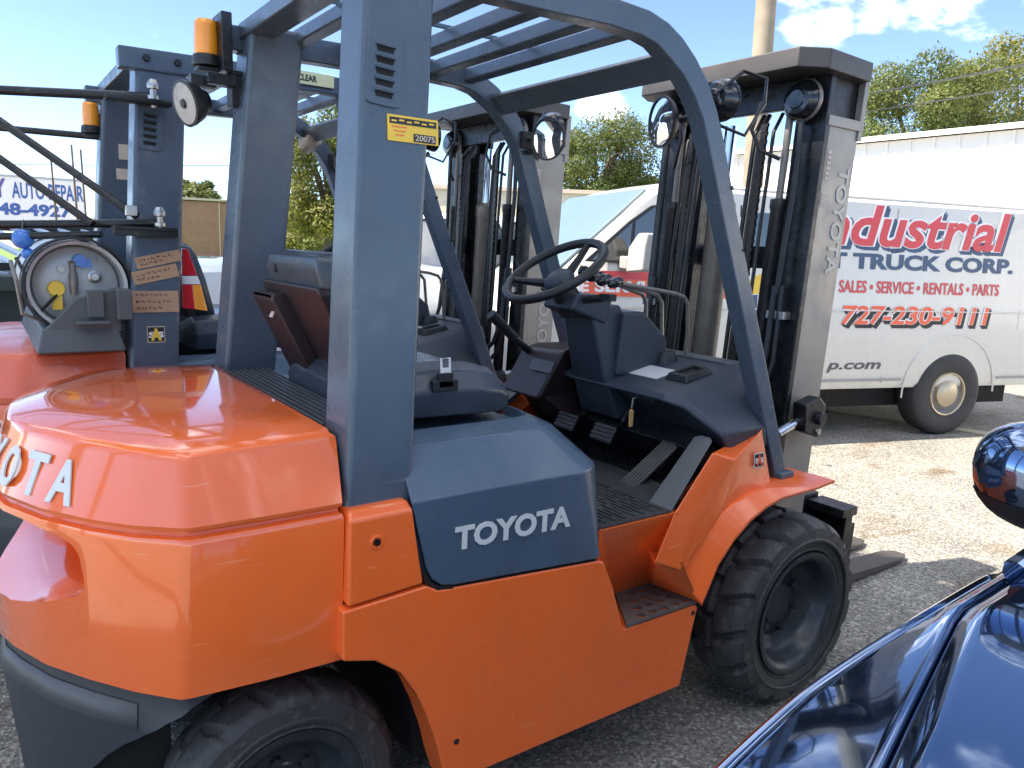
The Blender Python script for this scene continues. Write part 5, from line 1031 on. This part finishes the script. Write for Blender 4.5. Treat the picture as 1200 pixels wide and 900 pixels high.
# ---------------------------------------------------------------- other cars (simple lofted bodies with wheels, glass, lamps)
def car(name, label, loc, rz, Lg, W, H, paint, cabin, belt, group=None):
    root = thing(name, loc, label, 'car', group, rz)
    h = W / 2; xs = [-Lg / 2, -Lg / 2 + .12, -Lg * .30, 0, Lg * .22, Lg / 2 - .25, Lg / 2]
    tops = [belt - .18, belt - .04, belt, belt, belt - .02, belt - .16, belt - .36]; ws_ = [.86, .95, 1, 1, 1, .95, .80]
    def s_(x, zt, k): return [(x, -h * k + .05, .30), (x, -h * k, .42), (x, -h * k - .01, zt * .72), (x, -h * k + .03, zt - .05), (x, -h * k + .10, zt), (x, 0, zt + .03), (x, h * k - .10, zt), (x, h * k - .03, zt - .05), (x, h * k + .01, zt * .72), (x, h * k, .42), (x, h * k - .05, .30)]
    bd_ = MB().loft([s_(*q) for q in zip(xs, tops, ws_)]).build('body', paint, root, angle=40)
    c = MB()
    for x in (-Lg * .29, Lg * .30): c.lathe([(.001, -h - .2), (.36, -h - .2), (.36, -h + .28), (.001, -h + .28)], 30, (x, 0, .33)); c.lathe([(.001, h + .2), (.36, h + .2), (.36, h - .28), (.001, h - .28)], 30, (x, 0, .33))
    boolean(bd_, c.build('cut', UNDER))
    a, b, c_, d = cabin
    def cs(z, x0, x1, k): return [(x0, -h * k, z), (x1, -h * k, z), (x1, h * k, z), (x0, h * k, z)]
    MB().loft([cs(belt - .02, a, d, .93), cs(H - .06, b, c_, .76)]).build('glasshouse', CGLASS, root, .03)
    rf = MB().loft([cs(H - .062, b - .04, c_ + .04, .78), cs(H - .01, b + .02, c_ - .03, .74), cs(H, b + .2, c_ - .2, .5)]).build('roof', paint, root, .01)
    for s in (-1, 1):
        for (x0, x1) in ((a, b), (d, c_), ((a * .42 + d * .58), (b * .42 + c_ * .58))):
            MB().tube([(x0, -h * .935 * s, belt - .03), (x1, -h * .775 * s, H - .06)], .035, 6).build('pillar', paint, root)
        for x in (-Lg * .29, Lg * .30):
            wl_ = MB().lathe([(.19, .10 * s), (.17, .07 * s), (.05, .09 * s), (.001, .09 * s)], 24).build('wheel', STEEL, root, loc=(x, (h - .11) * s, .33))
            MB().lathe([(.19, -.10), (.30, -.10), (.33, -.06), (.33, .06), (.30, .10), (.19, .10)], 30).build('tyre', VANTYRE, wl_)
        MB().box((Lg / 2 - .12, .62 * h * s, belt - .36), (.14, .36, .14), 0, (0, 0, R(-18 * s))).build('headlight', WHITELENS, root, .02)
        MB().box((-Lg / 2 + .03, .74 * h * s, belt - .16), (.08, .22, .16)).build('tail_light', REDLENS, root, .02)
        MB().box((d - .15, (h + .08) * s, belt + .06), (.12, .2, .13)).build('door_mirror', paint, root, .03)
    return root
pk = car('parked_pickup', 'white pickup truck parked beyond the second forklift', (.75, 4.6, 0), R(5), 4.9, 1.8, 1.85, WCAR, (.30, .55, 1.35, 1.8), 1.36); pk['category'] = 'pickup truck'
car('far_car', 'pale blue-grey car parked in front of the far house', (19.9, 54.4, 0), R(-20), 4.7, 1.85, 1.75, GCAR, (-2.2, -1.8, .45, 1.25), 1.1)

# dark skip with a slatted rack, at the left edge
DGREEN = mat('dark_green_metal', (0.030, 0.048, 0.045), 0.5, 0, 0.2, 3, 0.03, 30)
PALEBL = mat('pale_blue_slat', (0.42, 0.52, 0.62), 0.45, 0, 0.1)
sk = thing('skip', (-2.5, 4.7, 0), 'dark green metal skip beyond the gas tank at the left edge', 'skip')
MB().loft([[(-1.6, -.7, .12), (1.15, -.7, .12), (1.15, .8, .12), (-1.6, .8, .12)], [(-1.8, -.85, 1.25), (1.3, -.85, 1.25), (1.3, .95, 1.25), (-1.8, .95, 1.25)]]).build('body', DGREEN, sk, .02)
MB().box((-.25, -.88, 1.20), (3.2, .09, .10)).build('rim_bar', DGREEN, sk, .01)
for k in range(4): MB().box((-1.3 + .75 * k, -.80, .70), (.07, .10, 1.0), 0, (R(7), 0, 0)).build('side_rib', DGREEN, sk)
rk = thing('slatted_rack', (-2.35, 4.6, 1.25), 'pale blue slatted rack leaning on top of the dark green skip', 'rack')
for k in range(15): MB().box((-1.2 + .165 * k, 0, .16), (.075, 1.5, .02), 0, (R(12), R(8), R(24))).build('slat', PALEBL, rk, smooth=False)
MB().box((-.05, -.62, .05), (2.7, .05, .05)).build('rail', BLACKSTEEL, rk); MB().box((-.05, .62, .30), (2.7, .05, .05)).build('rail', BLACKSTEEL, rk)
bl = tag(MB().ellipsoid((0, 0, 0), (.034, .034, .034), None, 20, 14).build('blue_ball', BLUEPL, loc=(-2.120, 1.095, 1.515)), 'small shiny blue ball hanging from the lower swing rod', 'ball')
MB().tube([(0, 0, .033), (.005, 0, .065)], .002, 5).build('string', CYL, bl); MB().ellipsoid((.012, -.004, -.050), (.022, .022, .020), None, 14, 10).build('lower_ball', BLUEPL, bl)

# ---------------------------------------------------------------- dark car in the foreground
nc = thing('dark_car', (0, 0, 0), 'dark navy car in the near right corner, bonnet edge and mirror showing', 'car')
XE = [-2.42, -2.30, -2.10, -1.90, -1.727, -1.577, -1.428, -1.277, -1.10, -.95, -.72, .6, 2.2, 2.4]
YE = [-2.05, -1.83, -1.70, -1.630, -1.593, -1.566, -1.550, -1.541, -1.530, -1.524, -1.520, -1.50, -1.56, -1.80]
ye = lambda x: float(np.mean([np.interp(x + q, XE, YE) for q in (-.12, -.06, 0, .06, .12)])); yh = lambda x: min(float(-1.714 + .285 * (x + 1.628) - .10 * max(0, -1.9 - x)), ye(x) - .05)
zb = lambda x: float(np.interp(x, [-2.42, -2.3, -2.0, -1.5, -1.0, 2.4], [.80, .96, 1.03, 1.055, 1.06, 1.05]))
CY = -2.5
def mir(p): return (p[0], 2 * CY - p[1], p[2])
xs = list(np.linspace(-2.42, -.96, 30))
for s in (0, 1):
    f_ = (lambda p: p) if s == 0 else mir
    secs = []
    for x in xs:
        e, h, z = ye(x), yh(x), zb(x); d = e - h
        secs.append([f_(p) for p in [(x, e - .02, .30), (x, e + .030, .55), (x, e + .034, .80), (x, e + .020, .97), (x, e + .006, z - .016), (x, e, z - .004), (x, e - .005, z), (x, e - .010, z - .003), (x, e - .013, z - .003), (x, e - .017, z + .001), (x, e - .022, z + .0022), (x, e - .5 * d, z + .010), (x, h + .016, z + .0155), (x, h + .012, z + .0162), (x, h + .008, z + .018), (x, h + .004, z + .0165), (x, h + .0015, z + .012), (x, h + .0015, z - .02)]])
    fd = MB().loft(secs, closed=False, caps=False).build('fender', NAVY, nc, angle=60)
    # door side and shoulder behind the fender
    secs = [[f_(p) for p in [(x, ye(x) - .02, .30), (x, ye(x) + .03, .55), (x, ye(x) + .034, .80), (x, ye(x) + .018, .97), (x, ye(x) + .004, zb(x) - .014), (x, ye(x) - .004, zb(x) - .001), (x, ye(x) - .05, zb(x) + .02), (x, ye(x) - .12, zb(x) + .03)]] for x in (-.954, -.72, -.3, .1, .6, 1.4, 2.2, 2.4)]
    MB().loft(secs, closed=False, caps=False).build('body_side', NAVY, nc, angle=60)
    for x in (-1.55, 1.45):
        wl_ = MB().lathe([(.22, .11), (.20, .08), (.05, .10), (.001, .10)], 28).build('wheel', STEEL, nc, loc=(x, CY + (.88 if s == 0 else -.88), .36))
        MB().lathe([(.22, -.11), (.33, -.11), (.36, -.07), (.36, .07), (.33, .11), (.22, .11)], 36).build('tyre', VANTYRE, wl_)
    # mirror
    mm = MB(); rm = MB()
    nu, nv = 28, 16; c0 = Vector((-.845, -1.552, 1.213)); vs = []; fs = []
    for i in range(nv + 1):
        th = math.pi * i / nv
        for j in range(nu):
            ph = 2 * math.pi * j / nu; a, b, g = math.sin(th) * math.cos(ph), math.sin(th) * math.sin(ph), math.cos(th)
            sx = .085 if a < 0 else .03
            sgn = lambda v, e_: math.copysign(abs(v) ** e_, v)
            vs.append(f_((c0.x + sx * sgn(a, .9) + .02 * b, c0.y + .118 * sgn(b, .85), c0.z + (.088 if g > 0 else .092) * sgn(g, .85) * (1 - .18 * max(0, -b)))))
    for i in range(nv):
        for j in range(nu): fs.append((i * nu + j, i * nu + (j + 1) % nu, (i + 1) * nu + (j + 1) % nu, (i + 1) * nu + j))
    mo_ = MB().add(vs, fs).build('door_mirror', [NAVY], nc, angle=80)
    vs2 = [f_((p[0] + (p[0] - f_(c0)[0]) * .012, p[1], p[2])) if False else p for p in vs]
    lowi = [i for i in range(nv + 1) if math.cos(math.pi * i / nv) < -.22]
    l = MB(); cc = Vector(f_(c0))
    l.add([cc + (Vector(p) - cc) * 1.012 for p in vs], [q for q in fs if all(vs[k][2] < c0.z - .026 for k in q)]); l.build('mirror_underside', BLACK, mo_, angle=80)
    MB().loft([[f_((-.80, -1.56, 1.14)), f_((-.76, -1.56, 1.14)), f_((-.76, -1.56, 1.19)), f_((-.80, -1.56, 1.19))], [f_((-.82, -1.70, 1.05)), f_((-.72, -1.70, 1.05)), f_((-.72, -1.70, 1.13)), f_((-.82, -1.70, 1.13))]]).build('mirror_arm', BLACK, mo_)
    MB().tube([f_((-1.02, -1.60, 1.09)), f_((-.72, -1.70, 1.26)), f_((-.32, -1.88, 1.40)), f_((.1, -1.95, 1.43))], .035, 8).build('pillar', NAVY, nc)
    MB().loft([[f_((-.80, -1.635, 1.10)), f_((2.1, -1.63, 1.10)), f_((2.1, -1.66, 1.10)), f_((-.80, -1.665, 1.10))], [f_((-.28, -1.92, 1.40)), f_((1.6, -1.92, 1.40)), f_((1.6, -1.95, 1.40)), f_((-.28, -1.95, 1.40))]]).build('side_window', CGLASS, nc)
    MB().ellipsoid(f_((-2.30, -1.95, .88)), (.12, .16, .08)).build('headlight', WHITELENS, nc)
secs = []
for x in xs:
    h, z = yh(x), zb(x); hw = h - CY; q = [(h - .0015, z - .02), (h - .0015, z + .015), (h - .005, z + .019), (h - .020, z + .0275), (h - .030, z + .030), (h - .036, z + .0303), (h - .06, z + .0315), (h - .2 * hw, z + .034), (h - .5 * hw, z + .038), (h - .8 * hw, z + .041), (CY, z + .042)]
    secs.append([(x, y, zz) for y, zz in q] + [(x, 2 * CY - y, zz) for y, zz in reversed(q[:-1])])
MB().loft(secs, closed=False, caps=False).build('bonnet', NAVY, nc, angle=60)
MB().loft([[(-.955, -1.60, 1.06), (-.955, -3.40, 1.06), (-.955, -3.40, 1.10), (-.955, -1.60, 1.10)], [(-.80, -1.62, 1.08), (-.80, -3.38, 1.08), (-.80, -3.38, 1.14), (-.80, -1.62, 1.14)]]).build('cowl_panel', BLACK, nc)
MB().loft([[(-.98, -1.60, 1.10), (-.96, -2.1, 1.15), (-.96, -2.9, 1.15), (-.98, -3.40, 1.10), (-.95, -3.40, 1.10), (-.93, -2.9, 1.15), (-.93, -2.1, 1.15), (-.95, -1.60, 1.10)], [(-.30, -1.92, 1.39), (-.33, -2.2, 1.43), (-.33, -2.8, 1.43), (-.30, -3.08, 1.39), (-.27, -3.08, 1.39), (-.30, -2.8, 1.43), (-.30, -2.2, 1.43), (-.27, -1.92, 1.39)]]).build('windscreen', CGLASS, nc)
MB().loft([[(-.33, -1.92, 1.39), (-.33, -3.08, 1.39), (-.33, -3.08, 1.42), (-.33, -1.92, 1.42)], [(.2, -1.90, 1.42), (.2, -3.10, 1.42), (.2, -3.10, 1.47), (.2, -1.90, 1.47)], [(1.4, -1.92, 1.41), (1.4, -3.08, 1.41), (1.4, -3.08, 1.45), (1.4, -1.92, 1.45)], [(1.8, -1.95, 1.36), (1.8, -3.05, 1.36), (1.8, -3.05, 1.39), (1.8, -1.95, 1.39)]]).build('roof', NAVY, nc)
MB().box((-2.38, CY, .62), (.10, 1.2, .34)).build('radiator_grille', BLACK, nc, .02); MB().box((-2.36, CY, .36), (.2, 1.6, .2)).build('front_bumper', NAVY, nc, .04)
MB().loft([[(2.38, -1.9, .4), (2.38, -3.1, .4), (2.38, -3.1, 1.05), (2.38, -1.9, 1.05)], [(1.75, -1.9, .4), (1.75, -3.1, .4), (1.80, -3.1, 1.37), (1.80, -1.9, 1.37)]]).build('tailgate', NAVY, nc)
MB().box((0, CY, .5), (4.4, 1.5, .4)).build('chassis', UNDER, nc)
